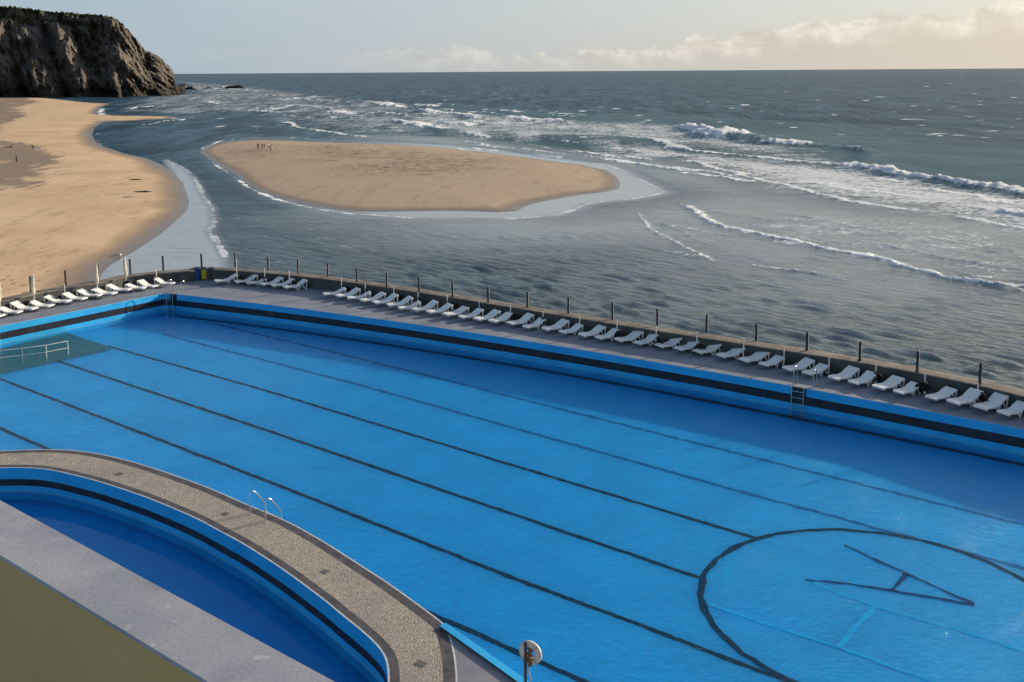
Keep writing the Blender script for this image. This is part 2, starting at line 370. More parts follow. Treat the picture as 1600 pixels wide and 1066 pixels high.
# lacy foam left behind by the breakers
LACE = [(seapts([(926, 216), (1075, 236), (1206, 250), (1340, 264), (1490, 291), (1700, 325), (1750, 400), (1600, 360), (1450, 331), (1263, 302), (1160, 278), (1101, 258), (1062, 247), (960, 243)]), 10., .72),
        (seapts([(590, 190), (700, 176), (870, 186), (1066, 197), (1240, 228), (1340, 250), (1340, 262), (1206, 248), (1075, 234), (926, 213), (800, 219), (715, 213)]), 12., .52),
        (seapts([(1105, 346), (1223, 370), (1350, 395), (1520, 438), (1650, 455), (1650, 380), (1500, 350), (1300, 330), (1150, 330)]), 8., .34),
        (seapts([(280, 126), (420, 138), (620, 160), (760, 180), (720, 210), (560, 212), (420, 196), (380, 176), (240, 178), (160, 176), (172, 164), (230, 150), (285, 147)]), 25., .40),
        (seapts([(300, 262), (340, 322), (338, 360), (380, 420), (560, 420), (640, 372), (500, 340), (390, 318), (340, 290)]), 5., .16)]
lace = np.zeros_like(X)
for poly, sf, st_ in LACE: lace = np.maximum(lace, soft_inside(X, Y, poly, sf)*st_)
# waves
amp_env = np.clip(1-film*1.4, 0, 1)*(1-.62*wash)*np.clip(1-2*soft_inside(X, Y, BEACH, 8.), 0, 1)*np.clip(1-2*soft_inside(X, Y, BANK, 8.), 0, 1)
far_chan = soft_inside(X, Y, seapts([(300, 262), (340, 322), (338, 360), (380, 430), (500, 430), (620, 400), (480, 335), (400, 308), (340, 275), (300, 238), (160, 195), (160, 230)]), 8.)
amp_env *= 1-.6*far_chan
Z = np.zeros_like(X); rs = np.random.RandomState(3)
wx = X+2.*vnoise(X, Y, .03, 5, 2); wy = Y+2.*vnoise(X, Y, .03, 6, 2)
for i in range(84):
    lam = .5*(2.3/.5)**(i/83.); th = math.radians(50+rs.normal(0, 7 if i % 6 else 26)); k = 2*PI/lam
    a = .0105*lam**.9*(.7+.6*rs.rand()); ph = rs.rand()*6.28
    lod = np.clip((lam/cell-2.5)/2., 0, 1)
    if i < 30: lod = lod*np.clip((95-R)/15, 0, 1)
    s_ = np.sin(k*(wx*math.sin(th)+wy*math.cos(th))+ph)
    Z += a*lod*s_
Zs_ = Z.std()+1e-6; Z = np.where(Z > 0, Z*(1+.5*np.clip(Z/Zs_/3, 0, 1)), Z*.85)       # peakier crests
Z *= .60*amp_env*(.95+.3*vnoise(X, Y, .02, 9, 3))
for i in range(8):                                              # swell
    lam = 28*(90/28.)**(i/7.); th = math.radians(50+rs.normal(0, 12)); k = 2*PI/lam
    Z += .14*amp_env*np.clip(R/160-.5, 0, 1)*np.sin(k*(X*math.sin(th)+Y*math.cos(th))+rs.rand()*6.28)
foam = np.zeros_like(X); crest = np.zeros_like(X)
# breakers: (points, trail width m, foam strength, crest height m, crest width m)
BR = [([(926, 213), (960, 216), (1018, 222), (1075, 234), (1145, 242), (1206, 248.5), (1263, 254), (1310, 259)], 3.2, .95, .35, 1.8),
      ([(1300, 257), (1337, 261.6), (1364, 267), (1425, 280), (1490, 289), (1556, 298), (1640, 311), (1760, 332)], 5.5, 1.25, 1.0, 2.6),
      ([(1062, 200), (1075, 206), (1097, 211), (1136, 216.6)], 16., 1.4, 2.2, 5.),
      ([(1136, 216.6), (1160, 218.5), (1189, 222)], 3., .12, 1.3, 4.),
      ([(1189, 222), (1220, 226), (1262, 230)], 9., 1.2, 1.5, 4.),
      ([(1258, 229), (1300, 235), (1340, 241)], 6., .6, 1.2, 4.),
      ([(900, 238), (961, 243), (1062, 246)], 1.2, .35, .10, .8),
      ([(1062, 246), (1101, 258.5), (1162, 277), (1267, 302), (1372, 323), (1451, 330.6)], 2.8, .9, .16, .9),
      ([(1477, 336), (1556, 350), (1600, 359), (1680, 372)], 2.5, .85, .2, 1.),
      ([(1486, 322), (1540, 330), (1600, 338), (1680, 348)], 1.8, .6, .2, 1.),
      ([(1056, 317), (1075, 325), (1090, 336), (1106, 346), (1145, 359), (1180, 366), (1224, 375), (1285, 389.7), (1351, 400.6), (1399, 413.7), (1438, 424.7), (1469, 435.6), (1521, 442), (1600, 451), (1700, 462)], 1.6, 1.0, .22, .6),
      ([(992, 330), (1005, 345), (1018, 361), (1044, 374), (1088, 396), (1120, 412)], .7, .75, .08, .4),
      ([(1020, 345), (1060, 360), (1090, 376), (1130, 390)], .6, .5, .08, .4),
      ([(1320, 378), (1400, 388), (1470, 403), (1560, 418), (1650, 432)], 1., .35, .12, .6),
      ([(555, 350), (640, 360), (730, 370), (850, 370), (960, 369)], .5, .55, .04, .3),
      ([(717, 213), (760, 217), (805, 220.5), (860, 232), (910, 240), (985, 250)], 1.8, .7, .15, 1.),
      ([(600, 191), (618, 192.5), (655, 198), (690, 205)], 9., 1.2, .9, 4.), ([(650, 174), (690, 178), (745, 185)], 9., 1.1, .9, 5.),
      ([(785, 184), (820, 187), (870, 191)], 9., 1.2, .9, 5.), ([(590, 163), (618, 166)], 12., 1.1, .7, 6.),
      ([(435, 188), (460, 196), (490, 204), (530, 211), (580, 215)], 4., .85, .25, 2.), ([(520, 171), (560, 174), (600, 180)], 6., .7, .5, 4.),
      ([(278, 136), (300, 138), (345, 139), (395, 141)], 22., .9, .5, 8.), ([(336, 136), (352, 137), (362, 138)], 14., 1.6, 3.5, 6.),
      ([(380, 174), (400, 176), (415, 177)], 7., 1.2, .6, 4.), ([(317, 159), (330, 162), (345, 164)], 7., 1.0, .4, 4.),
      ([(292, 156), (320, 153), (360, 152)], 10., .7, .4, 5.), ([(197, 171), (225, 168), (265, 163)], 7., .9, .2, 4.),
      ([(158, 169), (153, 175), (158, 181), (184, 183)], 4., .9, .1, 3.), ([(222, 196), (250, 191), (310, 184)], 4., .9, .15, 3.),
      ([(164, 192), (200, 189), (225, 188.5), (280, 185), (320, 183)], 3., .6, .05, 3.), ([(150, 205), (152, 222), (170, 232)], 2., .5, .03, 2.),
      ([(440, 165), (480, 168), (520, 171)], 10., .6, .4, 5.), ([(400, 152), (440, 154), (470, 157)], 14., .6, .4, 6.), ([(640, 196), (670, 200)], 5., .9, .4, 4.),
      ([(715, 207), (735, 209), (765, 214)], 4., 1.1, .3, 2.5), ([(890, 196), (930, 199), (960, 204)], 6., .4, .5, 4.), ([(1340, 216), (1400, 224)], 6., .2, .4, 4.)]
for i in range(100):                                             # broken little surf lines off the beach and beyond the bank
    x0 = rs.uniform(285, 860); y0 = rs.uniform(128+max(0, x0-300)*.09, 182+max(0, x0-480)*.06); l = rs.uniform(14, 60)
    if x0 < 420 and y0 > 176: continue
    sl = rs.uniform(.02, .12); BR.append(([(x0, y0), (x0+l*.5, y0+l*.5*sl+rs.uniform(-.6, .6)), (x0+l, y0+l*sl)], rs.uniform(3, 9), rs.uniform(.5, 1.0), .5, 3.))
for i in range(46):                                              # broken foam lines between the outer breakers and the swash
    x0 = rs.uniform(700, 1600); yb_ = 206+(x0-700)*.115; y0 = rs.uniform(yb_-16, yb_+26); l = rs.uniform(25, 110); sl = rs.uniform(.08, .18)
    BR.append(([(x0, y0), (x0+l*.5, y0+l*.5*sl+rs.uniform(-1, 1)), (x0+l, y0+l*sl)], rs.uniform(1.2, 3.4), rs.uniform(.75, 1.1), .2, 1.2))
for i in range(30):                                              # thin ripple fronts on the wash
    x0 = rs.uniform(1000, 1550); y0 = rs.uniform(300+(x0-1000)*.10, 400+(x0-1000)*.10); l = rs.uniform(40, 130)
    BR.append(([(x0, y0), (x0+l*.5, y0+l*.5*.16+rs.uniform(-1.5, 1.5)), (x0+l, y0+l*.17)], rs.uniform(.5, 1.6), rs.uniform(.50, .74), .09, .5))
for i, (pl, wd, st_, h_, cw) in enumerate(BR):
    poly = seapts(catmull(pl, 6) if len(pl) > 2 else pl); k = local(X, Y, poly, max(wd, cw)*4+4)
    xx, yy = X[k], Y[k]; jit = vnoise(xx, yy, .9/max(wd, .6), 40+i, 3)*wd*1.2
    d, s_, t = seg_dist(xx, yy, poly); sdm = d*s_+jit
    endt = np.clip(np.minimum(t, 1-t)*14, 0, 1)
    f = np.where(sdm >= 0, np.exp(-sdm/wd), np.exp(-(sdm/(wd*.12+.08))**2))*st_*endt
    foam[k] = np.maximum(foam[k], f)
    Z[k] += h_*endt*np.exp(-((sdm-cw*.5)/cw)**2)*(1+1.2*vnoise(xx, yy, 2./cw, 90+i, 3))
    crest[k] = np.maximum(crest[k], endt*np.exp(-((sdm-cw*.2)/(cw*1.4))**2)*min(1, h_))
# scattered whitecaps offshore
for i in range(700):
    px = rs.uniform(300, 1600); py = 113.5+rs.rand()**1.5*110-(px-280)*.0068
    c = P(px, py, SEA)
    if c.y < 190 or (px < 900 and py > 205): continue
    r_ = math.hypot(c.x, c.y); wl = rs.uniform(.9, 2.6)*(1+r_/700.); th = math.radians(rs.normal(-30, 15))
    k = (np.abs(X-c.x) < wl*4) & (np.abs(Y-c.y) < wl*4+r_*.01)
    u = (X[k]-c.x)*math.cos(th)+(Y[k]-c.y)*math.sin(th); w_ = -(X[k]-c.x)*math.sin(th)+(Y[k]-c.y)*math.cos(th)
    foam[k] = np.maximum(foam[k], rs.uniform(.45, 1.)*np.exp(-(u/wl)**2-(w_/(wl*.45+r_*.0012))**2))
# narrow foam edge where water meets sand
for poly, wd, st_ in ((MIRROR, .25, .62), (FILM2[:10], .30, .75), (BEACH[12:20], .35, .45)):
    k = local(X, Y, poly, 3); d, s_, t = seg_dist(X[k], Y[k], poly, poly is MIRROR)
    d = np.abs(d+vnoise(X[k], Y[k], .5, 77, 3)*.8)
    foam[k] = np.maximum(foam[k], st_*np.exp(-(d/(wd+.002*R[k]))**2)*(.5+.9*(vnoise(X[k], Y[k], .12, 78, 2)+.5)))
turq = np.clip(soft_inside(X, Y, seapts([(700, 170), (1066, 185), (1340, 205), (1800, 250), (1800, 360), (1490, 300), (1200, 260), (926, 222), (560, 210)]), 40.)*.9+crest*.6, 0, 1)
green = np.clip((110-R)/60, 0, 1)

def seam(bb, p):
    v = pos(bb); fo = bb.attr('foam'); la = bb.attr('lace'); fi = bb.attr('film'); wa = bb.attr('wash'); tq = bb.attr('turq'); gr = bb.attr('green')
    warp = bb.n('ShaderNodeVectorMath', operation='ADD'); nn = bb.n('ShaderNodeTexNoise'); bb.put(nn.inputs['Vector'], v); nn.inputs['Scale'].default_value = .25
    sc_ = bb.n('ShaderNodeVectorMath', operation='SCALE'); bb.put(sc_.inputs[0], nn.outputs['Color']); sc_.inputs['Scale'].default_value = 2.5
    bb.put(warp.inputs[0], v); bb.put(warp.inputs[1], sc_.outputs[0]); wv = warp.outputs[0]
    n1 = bb.noise(bb.mapping(wv, (.8, 1.5, 1), (0, 0, .3)), 1.1, 7, .68)
    n2 = bb.noise(bb.mapping(v, (.6, 1.8, 1), (0, 0, -.25)), .16, 5, .65)
    nf = bb.noise(bb.mapping(v, (1, .13, 1), (0, 0, -.06)), .13, 9, .75); dist_ = bb.attr('dist')
    ff = bb.n('ShaderNodeMix', data_type='FLOAT'); bb.put(ff.inputs[0], dist_); bb.put(ff.inputs[2], n1); bb.put(ff.inputs[3], nf); n1 = ff.outputs[0]
    fm = bb.smooth(bb.math('ADD', fo, bb.math('MULTIPLY', bb.math('SUBTRACT', n1, .5), 1.5)), .42, .70)
    vo = bb.n('ShaderNodeTexVoronoi', feature='DISTANCE_TO_EDGE'); bb.put(vo.inputs['Vector'], bb.mapping(wv, (.7, 1.3, 1), (0, 0, .25))); vo.inputs['Scale'].default_value = .75
    net = bb.math('SUBTRACT', 1.0, bb.smooth(vo.outputs['Distance'], 0., .22))
    lm = bb.math('MULTIPLY', bb.smooth(bb.math('ADD', bb.math('ADD', bb.math('MULTIPLY', net, .28), bb.math('MULTIPLY', bb.math('SUBTRACT', n1, .5), 1.0)), bb.math('ADD', la, bb.math('MULTIPLY', bb.math('SUBTRACT', n2, .5), .9))), .48, .86), .8)
    lm = bb.math('MULTIPLY', lm, bb.smooth(la, .02, .12))
    foamf = bb.math('MAXIMUM', fm, lm)
    deep = bb.mix(bb.smooth(bb.mix_f(dist_, bb.mix_f(.5, n2, n1), nf), .40, .62), (.009, .036, .066), (.058, .135, .192))
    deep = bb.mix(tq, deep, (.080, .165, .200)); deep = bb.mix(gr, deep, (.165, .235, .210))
    deep = bb.mix(bb.math('MULTIPLY', wa, .85), deep, bb.mix(n2, (.27, .32, .325), (.48, .515, .525)))
    deep = bb.mix(fi, deep, bb.mix(bb.smooth(bb.noise(bb.mapping(v, (.25, 1, 1), (0, 0, .1)), .9, 6, .7), .50, .68), (.34, .375, .42), (.25, .225, .21)))  # pale tone paints sky reflection and thin foam into the film; brown is sand
    c = bb.mix(foamf, deep, (.84, .87, .90))
    rgh = bb.math('ADD', bb.math('MULTIPLY', foamf, .6), bb.math('MULTIPLY', bb.math('SUBTRACT', 1.0, bb.math('MAXIMUM', fi, bb.math('MULTIPLY', wa, .4))), .10))
    fr_ = bb.attr('far')
    w1 = bb.noise(bb.rs(v, .87, (.24, 1.15, 1)), 2.3, 7, .70); w2 = bb.noise(bb.rs(v, .80, (.24, 1.1, 1)), .75, 6, .68)
    w3 = bb.noise(bb.mapping(v, (.4, 1.1, 1), (0, 0, .35)), .07, 5, .7)
    hh = bb.math('ADD', bb.math('ADD', bb.math('MULTIPLY', w1, .60), bb.math('MULTIPLY', w2, bb.math('MINIMUM', bb.math('MULTIPLY_ADD', fr_, 2.2, .55), 1.1))), bb.math('MULTIPLY', bb.math('MULTIPLY', w3, fr_), 5.5))
    stg = bb.math('MULTIPLY', bb.math('SUBTRACT', 1.0, fi), bb.math('SUBTRACT', 1.0, bb.math('MULTIPLY', wa, .5)))
    hh = bb.math('ADD', bb.math('MULTIPLY', hh, stg), bb.math('MULTIPLY', foamf, .12))
    nrm = bb.bump(hh, bb.math('MAXIMUM', bb.math('MULTIPLY', stg, .95), .03), .75)
    dt = bb.n('ShaderNodeVectorMath', operation='DOT_PRODUCT'); bb.put(dt.inputs[0], nrm); bb.put(dt.inputs[1], bb.n('ShaderNodeNewGeometry').outputs['Incoming'])
    cs = bb.math('MAXIMUM', dt.outputs['Value'], 0.)
    F_ = bb.math('MULTIPLY_ADD', bb.math('POWER', bb.math('SUBTRACT', 1.0, cs, clamp=True), 5.0), .98, .02)
    cap = bb.math('ADD', bb.math('SUBTRACT', .85, bb.math('MULTIPLY', bb.smooth(fr_, 0., .5), .60)), bb.math('ADD', bb.math('MULTIPLY', fi, .4), bb.math('MULTIPLY', wa, .12)))
    F_ = bb.math('MINIMUM', F_, cap)                             # facets of a choppy sea never all reflect at grazing
    F_ = bb.math('MULTIPLY', F_, bb.math('SUBTRACT', 1.0, bb.math('MULTIPLY', foamf, .9)))
    df = bb.n('ShaderNodeBsdfDiffuse'); bb.put(df.inputs[0], c); bb.put(df.inputs['Normal'], nrm)
    gl = bb.n('ShaderNodeBsdfGlossy'); bb.put(gl.inputs['Roughness'], bb.math('ADD', rgh, .04)); bb.put(gl.inputs['Normal'], nrm)
    ms = bb.n('ShaderNodeMixShader'); bb.put(ms.inputs[0], F_); bb.put(ms.inputs[1], df.outputs[0]); bb.put(ms.inputs[2], gl.outputs[0])
    bb.put(bb.nt.nodes['Material Output'].inputs[0], ms.outputs[0])
M['sea'] = mat('sea_water', fn=seam)
sea = grid_mesh('sea', X, Y, Z+SEA, dict(foam=foam, lace=lace, film=film, wash=wash, turq=turq, green=green, far=np.clip((R-70)/260, 0, 1), dist=np.clip((R-170)/150, 0, 1)), M['sea']); sea['kind'] = 'structure'

def sandm(bb, p):
    v = pos(bb); wet = bb.attr('wet'); rg = bb.attr('rough'); rp = bb.attr('ripple'); gy = bb.attr('grey')
    n = bb.noise(v, .06, 6, .6); n2 = bb.noise(bb.mapping(v, (1, 2, 1)), 1.2, 5, .7); n3 = bb.noise(v, 6., 4, .7)
    c = bb.mix(bb.smooth(n, .3, .7), (.56, .40, .25), (.68, .50, .33))
    c = bb.mix(bb.math('MULTIPLY', bb.smooth(n2, .45, .75), .18), c, (.36, .25, .16))
    c = bb.mix(gy, c, (.42, .335, .25))
    m1 = bb.noise(bb.mapping(v, (1, .22, 1), (0, 0, .12)), .45, 8, .78)
    rg = bb.smooth(bb.math('ADD', rg, bb.math('MULTIPLY', bb.math('SUBTRACT', m1, .5), 2.2)), .42, .62)
    c = bb.mix(bb.math('MULTIPLY', rg, bb.smooth(m1, .30, .62, .55, 1.0)), c, bb.mix(bb.smooth(m1, .35, .65), (.10, .082, .068), (.30, .245, .20)))
    m1 = bb.noise(bb.mapping(v, (1, .22, 1), (0, 0, .12)), .45, 8, .78); c = bb.mix(bb.math('MULTIPLY', bb.smooth(m1, .50, .66), bb.math('MULTIPLY_ADD', rg, .2, .42)), c, (.25, .175, .115))
    c = bb.mix(bb.math('MULTIPLY', bb.smooth(m1, .50, .34), bb.math('MULTIPLY', rg, .6)), c, (.34, .27, .2))
    # footprints
    vo = bb.n('ShaderNodeTexVoronoi'); bb.put(vo.inputs['Vector'], bb.mapping(v, (.9, .45, 1))); vo.inputs['Scale'].default_value = .95
    pr = bb.math('MULTIPLY', bb.math('SUBTRACT', 1.0, bb.smooth(vo.outputs['Distance'], .12, .30)), bb.smooth(bb.noise(bb.mapping(v, (1, .35, 1), (0, 0, .5)), .13, 4, .6), .42, .52))
    pr = bb.math('MULTIPLY', pr, bb.attr('foot'))
    c = bb.mix(bb.math('MULTIPLY', pr, .75), c, (.15, .10, .07))
    wv = bb.n('ShaderNodeTexWave', wave_type='BANDS', bands_direction='Y'); bb.put(wv.inputs['Vector'], bb.mapping(v, (1, 1, 1), (0, 0, .12))); wv.inputs['Scale'].default_value = .15
    wv.inputs['Distortion'].default_value = 14.; wv.inputs['Detail'].default_value = 3; wv.inputs['Detail Scale'].default_value = 1.3
    rip = bb.math('MULTIPLY', bb.math('MULTIPLY', bb.smooth(wv.outputs['Fac'], .55, .85), rp), bb.smooth(bb.noise(bb.mapping(v, (.5, .5, 1)), .12, 4, .6), .36, .52))
    c = bb.mix(bb.math('MULTIPLY', rip, .75), c, (.06, .05, .045))
    c = bb.mix(wet, c, (.15, .105, .075))
    bb.put(p.inputs['Base Color'], c); bb.put(p.inputs['Roughness'], bb.smooth(wet, .2, 1., .95, .32)); bb.put(p.inputs['Specular IOR Level'], bb.smooth(wet, .1, 1., .1, .5))
    h = bb.math('ADD', bb.math('MULTIPLY', n3, .15), bb.math('ADD', bb.math('MULTIPLY', n2, bb.math('ADD', .25, bb.math('MULTIPLY', rg, .3))), bb.math('MULTIPLY', pr, -.4)))
    bb.put(p.inputs['Normal'], bb.bump(h, bb.smooth(wet, .2, .9, .6, .04), .22))
M['sand'] = mat('beach_sand', fn=sandm)
def sand_sheet(name, outline, az0, az1, na, rows, slope, top, wetd, greyv, roughpoly, ripplepoly):
    X, Y, R = polar(az0, az1, na, rows)
    d, _, _ = seg_dist(X, Y, outline, True); ins = inside(X, Y, outline); s_ = np.where(ins, d, -d)+vnoise(X, Y, .08, 21, 3)*1.2
    Zs = np.where(s_ > 0, top*(1-np.exp(-s_*slope/top)), s_*.12)+SEA+.03+np.clip(s_/25, 0, 1)*(vnoise(X, Y, .05, 8, 4)+.4)*.35
    wet = np.clip(1-s_/(wetd*(1+1.1*vnoise(X, Y, .05, 33, 3))), 0, 1)**.8
    rough = np.zeros_like(X); ripple = np.zeros_like(X)
    for q in roughpoly: rough = np.maximum(rough, soft_inside(X, Y, seapts(q), 6.))
    for q in ripplepoly: ripple = np.maximum(ripple, soft_inside(X, Y, seapts(q), 9.))
    rough *= np.clip(.9+1.4*vnoise(X, Y, .1, 50, 4), 0, 1)
    foot = np.clip((140-R)/50, 0, 1) if name == 'beach' else np.zeros_like(X)
    Zs += rough*vnoise(X, Y, .7, 13, 3)*.22*np.clip(1-R/260, 0, 1)
    o = grid_mesh(name, X, Y, Zs, dict(wet=wet, rough=rough, ripple=ripple, grey=np.full_like(X, greyv), foot=foot), M['sand'], keep=(s_ > -6)); o['kind'] = 'structure'; return o
sand_sheet('beach', BEACH, -60, -14.5, 520, 1/np.linspace(1/38., 1/1500., 520), .05, 1.3, 5.0, .0,
           [[(-200, 232), (0, 222), (30, 226), (62, 232), (92, 246), (100, 258), (70, 274), (88, 286), (40, 305), (0, 320), (-200, 350)], [(-300, 156), (0, 152), (45, 154), (64, 162), (30, 170), (45, 186), (10, 200), (-10, 222), (-300, 230)]], [])
sand_sheet('sandbank', BANK, -19, 7, 420, np.linspace(105, 345, 560), .05, .7, 3.0, .85, [],
           [[(440, 232), (560, 230), (700, 244), (800, 252), (790, 268), (700, 285), (560, 278), (470, 262)], [(345, 233), (420, 236), (432, 246), (370, 247)]])

# ------------------------------------------------------------------ headland
def rockm(bb, p):
    v = pos(bb)
    n = bb.noise(bb.mapping(v, (1, 1, .6)), .035, 9, .68); n2 = bb.noise(bb.mapping(v, (1, 1, .8), (.0, .6, 0)), .12, 8, .72)
    c = bb.mix(bb.smooth(n, .3, .7), (.105, .092, .080), (.185, .165, .145)); c = bb.mix(bb.math('MULTIPLY', bb.smooth(n2, .48, .68), .6), c, (.085, .075, .066))
    sx = bb.n('ShaderNodeSeparateXYZ'); bb.put(sx.inputs[0], v)
    vg = bb.attr('veg'); gm = bb.smooth(bb.math('ADD', vg, bb.math('MULTIPLY', bb.math('SUBTRACT', n2, .5), 1.6)), .42, .62)
    c = bb.mix(gm, c, bb.mix(n, (.03, .042, .018), (.085, .088, .038)))
    c = bb.mix(bb.smooth(sx.outputs[2], 14., 1., 0., .75), c, (.035, .03, .026))
    bb.put(p.inputs['Base Color'], c); p.inputs['Roughness'].default_value = .95; p.inputs['Specular IOR Level'].default_value = .15
    bb.put(p.inputs['Normal'], bb.bump(bb.math('ADD', n, n2), .9, 5.))
M['rock'] = mat('headland_rock', fn=rockm)
bx_ = [-260, -120, 0, 40, 90, 140, 180, 225, 262, 278, 290]; by_ = [153.5, 152, 151, 151, 151.5, 152, 151.5, 150, 147.5, 145.5, 143.5]
tx_ = [-260, -120, -40, 0, 30, 50, 90, 115, 150, 168, 180, 192, 204, 215, 224, 230, 234, 242, 250, 258, 264, 270, 274, 275.5, 278, 290]
ty_ = [22, 12, 10, 10.5, 11.5, 14, 19, 21, 23.5, 26, 28, 33, 46, 58, 69, 78, 81, 83, 88, 97, 101, 108, 116, 136, 142, 144]
nu, nv, nb = 520, 150, 40
U = np.linspace(-260, 289.5, nu); V = np.linspace(0, 1, nv)
def ridge(u, v):
    """metres the face stands forward: slanted buttresses and gullies"""
    g = 0.
    for c, w, k, a in ((8, 26, 30, 34), (62, 30, 48, 40), (112, 22, 34, 30), (200, 42, 10, 16), (178, 11, 20, 26), (252, 14, 8, 9), (-60, 50, 40, 40), (-160, 60, 40, 30), (128, 9, 14, 26), (36, 14, 40, 22)):
        d = (u-(c-k*(v-.4)))/w; top = {8: .8, 62: .72, 112: .8, 178: .42, 128: .38, 36: .55}.get(c, 1.1)
        g = max(g, a*max(0, 1-abs(d)**(5. if c == 198 else 1.7))*min(1, max(0, (top+.1-v)/.18)))
    return g
vs = []; veg = []; base_top = []
for i, u in enumerate(U):
    B = P(u, float(np.interp(u, bx_, by_)), SEA); r0 = math.hypot(B.x, B.y); r0 = 960+(r0-960)*.25; az_ = math.atan2(B.x, B.y)
    for j, v in enumerate(V):
        g = ridge(u, v)*(1.0 if u < 262 else max(0, (290-u)/28))
        nz = mnoise.fractal(Vector((u*.035+v*1.5, v*3.8, .3)), .8, 2.1, 7)*16+mnoise.ridged_multi_fractal(Vector((u*.045+v*2.2, v*4.2-u*.02, 2.)), .9, 2., 6, 1., 2.)*8
        r = r0+38+v*72-g-nz*min(1, v*6+.15)
        dx, dy, dz = ray(u, float(np.interp(u, tx_, ty_))); rt = r0+110
        ztop = CZ+dz/math.hypot(dx, dy)*rt + mnoise.fractal(Vector((u*.25, 7., 0)), .8, 2., 4)*1.6
        z = SEA-1.5+(ztop-SEA+1.5)*v
        vs.append((r*math.sin(az_), r*math.cos(az_), z))
        gul = max(0, 1-g/16.)
        veg.append((.18+.35*gul if .25 < v < .9 and u < 160 else .0)+(.9 if v > .96 and u < 186 else 0)+(.25 if v > .86 and u < 170 else 0))
    for j in range(nb):
        t = (j+1)/nb; r = r0+110+t*420
        z = ztop*(1-.25*t*t)+mnoise.fractal(Vector((u*.08, t*4, 5)), .8, 2., 5)*3.
        vs.append((r*math.sin(az_), r*math.cos(az_), z if u < 262 else max(SEA-2, z*(1-t*2)))); veg.append(.8 if u < 186 else .15)
tot = nv+nb; fs = [(i*tot+j, (i+1)*tot+j, (i+1)*tot+j+1, i*tot+j+1) for i in range(nu-1) for j in range(tot-1)]
me = bpy.data.meshes.new('headland'); me.from_pydata(vs, [], fs); me.materials.append(M['rock'])
at = me.attributes.new('veg', 'FLOAT', 'POINT'); at.data.foreach_set('value', np.array(veg, np.float32))
for p_ in me.polygons: p_.use_smooth = False
hl = bpy.data.objects.new('headland', me); COL.objects.link(hl); hl['kind'] = 'structure'
# low rocks awash off the tip
def rock(px, py, w, d, h, label):
    c = P(px, py, SEA); s_ = math.hypot(c.x, c.y)/FPX; vs = []; fs = []; nu, nv = 28, 10
    for j in range(nv):
        for i in range(nu):
            a = 2*PI*i/nu; q = math.cos(j/(nv-1)*PI/2); n_ = 1+.45*mnoise.fractal(Vector((math.cos(a)*1.7+px, math.sin(a)*1.7, j*.3)), .8, 2., 4)
            vs.append((math.cos(a)*w*s_/2*q**.6*n_, math.sin(a)*d/2*q**.6*n_, (j/(nv-1))**.8*h*s_*n_-1.))
    for j in range(nv-1):
        for i in range(nu): fs.append((j*nu+i, j*nu+(i+1) % nu, (j+1)*nu+(i+1) % nu, (j+1)*nu+i))
    m_ = MB(); m_.add(vs, fs); m_.add(vs[-nu:], [tuple(range(nu))]); o = m_.build('sea_rock', M['rock']); o.location = c
    tag(o, label, 'rock', 'rocks awash beyond the headland')
rock(367, 138.5, 30, 14, 5.5, 'longest dark rock rising from the surf, farthest out from the headland')
rock(327, 139, 13, 10, 3.2, 'small dark rock in the surf between the headland tip and the long rock')
rock(297, 140, 20, 12, 4.2, 'dark rock in the white surf right beside the headland tip')
bt = empty('sailing_boat', P(1031, 110.9, SEA), label='tiny white sailing boat far out on the horizon', cat='boat')
bt.scale = (2.2, 2.2, 2.2)
MB().tube([(-4, 0, .6), (-2, 0, .5), (3, 0, .5), (5, 0, 1.)], [.3, 1.1, 1.1, .1], 8).build('hull', M['sail'], bt)
MB().tube([(0, 0, .6), (0, 0, 11)], .1, 6).build('mast', M['steel'], bt)
MB().add([(-.1, 0, 1.6), (-3.6, .3, 1.6), (-.1, 0, 10.6), (-.1, .08, 1.6), (-3.6, .38, 1.6), (-.1, .08, 10.6)], [(0, 1, 2), (3, 5, 4), (0, 3, 4, 1), (1, 4, 5, 2), (2, 5, 3, 0)]).build('sail', M['sail'], bt)

# ------------------------------------------------------------------ pool
ZD = 1.15; ZI = 1.0; ZF = -.30; ZPAR = ZD+.78
CORNER = P(254, 458.6, ZD)
f_wall = polyfit([(276, 460), (375, 470.5), (460, 481), (560, 495), (600, 500), (700, 514), (800, 530), (900, 545.7), (975, 556), (1075, 572.5), (1175, 593), (1237, 604), (1260, 608), (1400, 632.5), (1500, 651), (1600, 670.5)], 3)
xs = np.linspace(254, 2100, 150)
wr = [(P(x, f_wall(min(x, 1640))+(0 if x <= 1640 else (x-1640)*.2), ZD)) for x in xs]
wallR = resample([CORNER]+wr[1:], 170)
wallL = resample([P(-420, 611, ZD), P(-200, 562, ZD), P(0, 509.6, ZD), P(128.5, 484, ZD), P(193, 471, ZD), CORNER], 60)
pin_l = [P(x, y, ZPAR) for x, y in [(-420, 545), (-200, 508), (0, 471), (70, 456.5), (160, 441), (200, 432.5), (260, 426), (300, 423.2)]]
f_par = polyfit([(300, 423.2), (350, 421.5), (410, 423), (470, 429), (500, 435), (600, 451), (700, 465.5), (800, 479.5), (850, 490), (900, 496.5), (950, 504.5), (1050, 517), (1150, 534), (1200, 542.5), (1250, 552), (1350, 568), (1450, 587), (1600, 618)], 4)
pin_r = [P(x, f_par(min(x, 1620))+(0 if x <= 1620 else (x-1620)*.22), ZPAR) for x in np.linspace(310, 2100, 90)]
parI = resample(catmull([tuple(p)[:2] for p in pin_l], 6)+[tuple(p)[:2] for p in pin_r], 260)
nP = normals2(parI)
if nP[150] @ np.array([0, 1]) < 0: nP = -nP
parO = parI+nP*.85
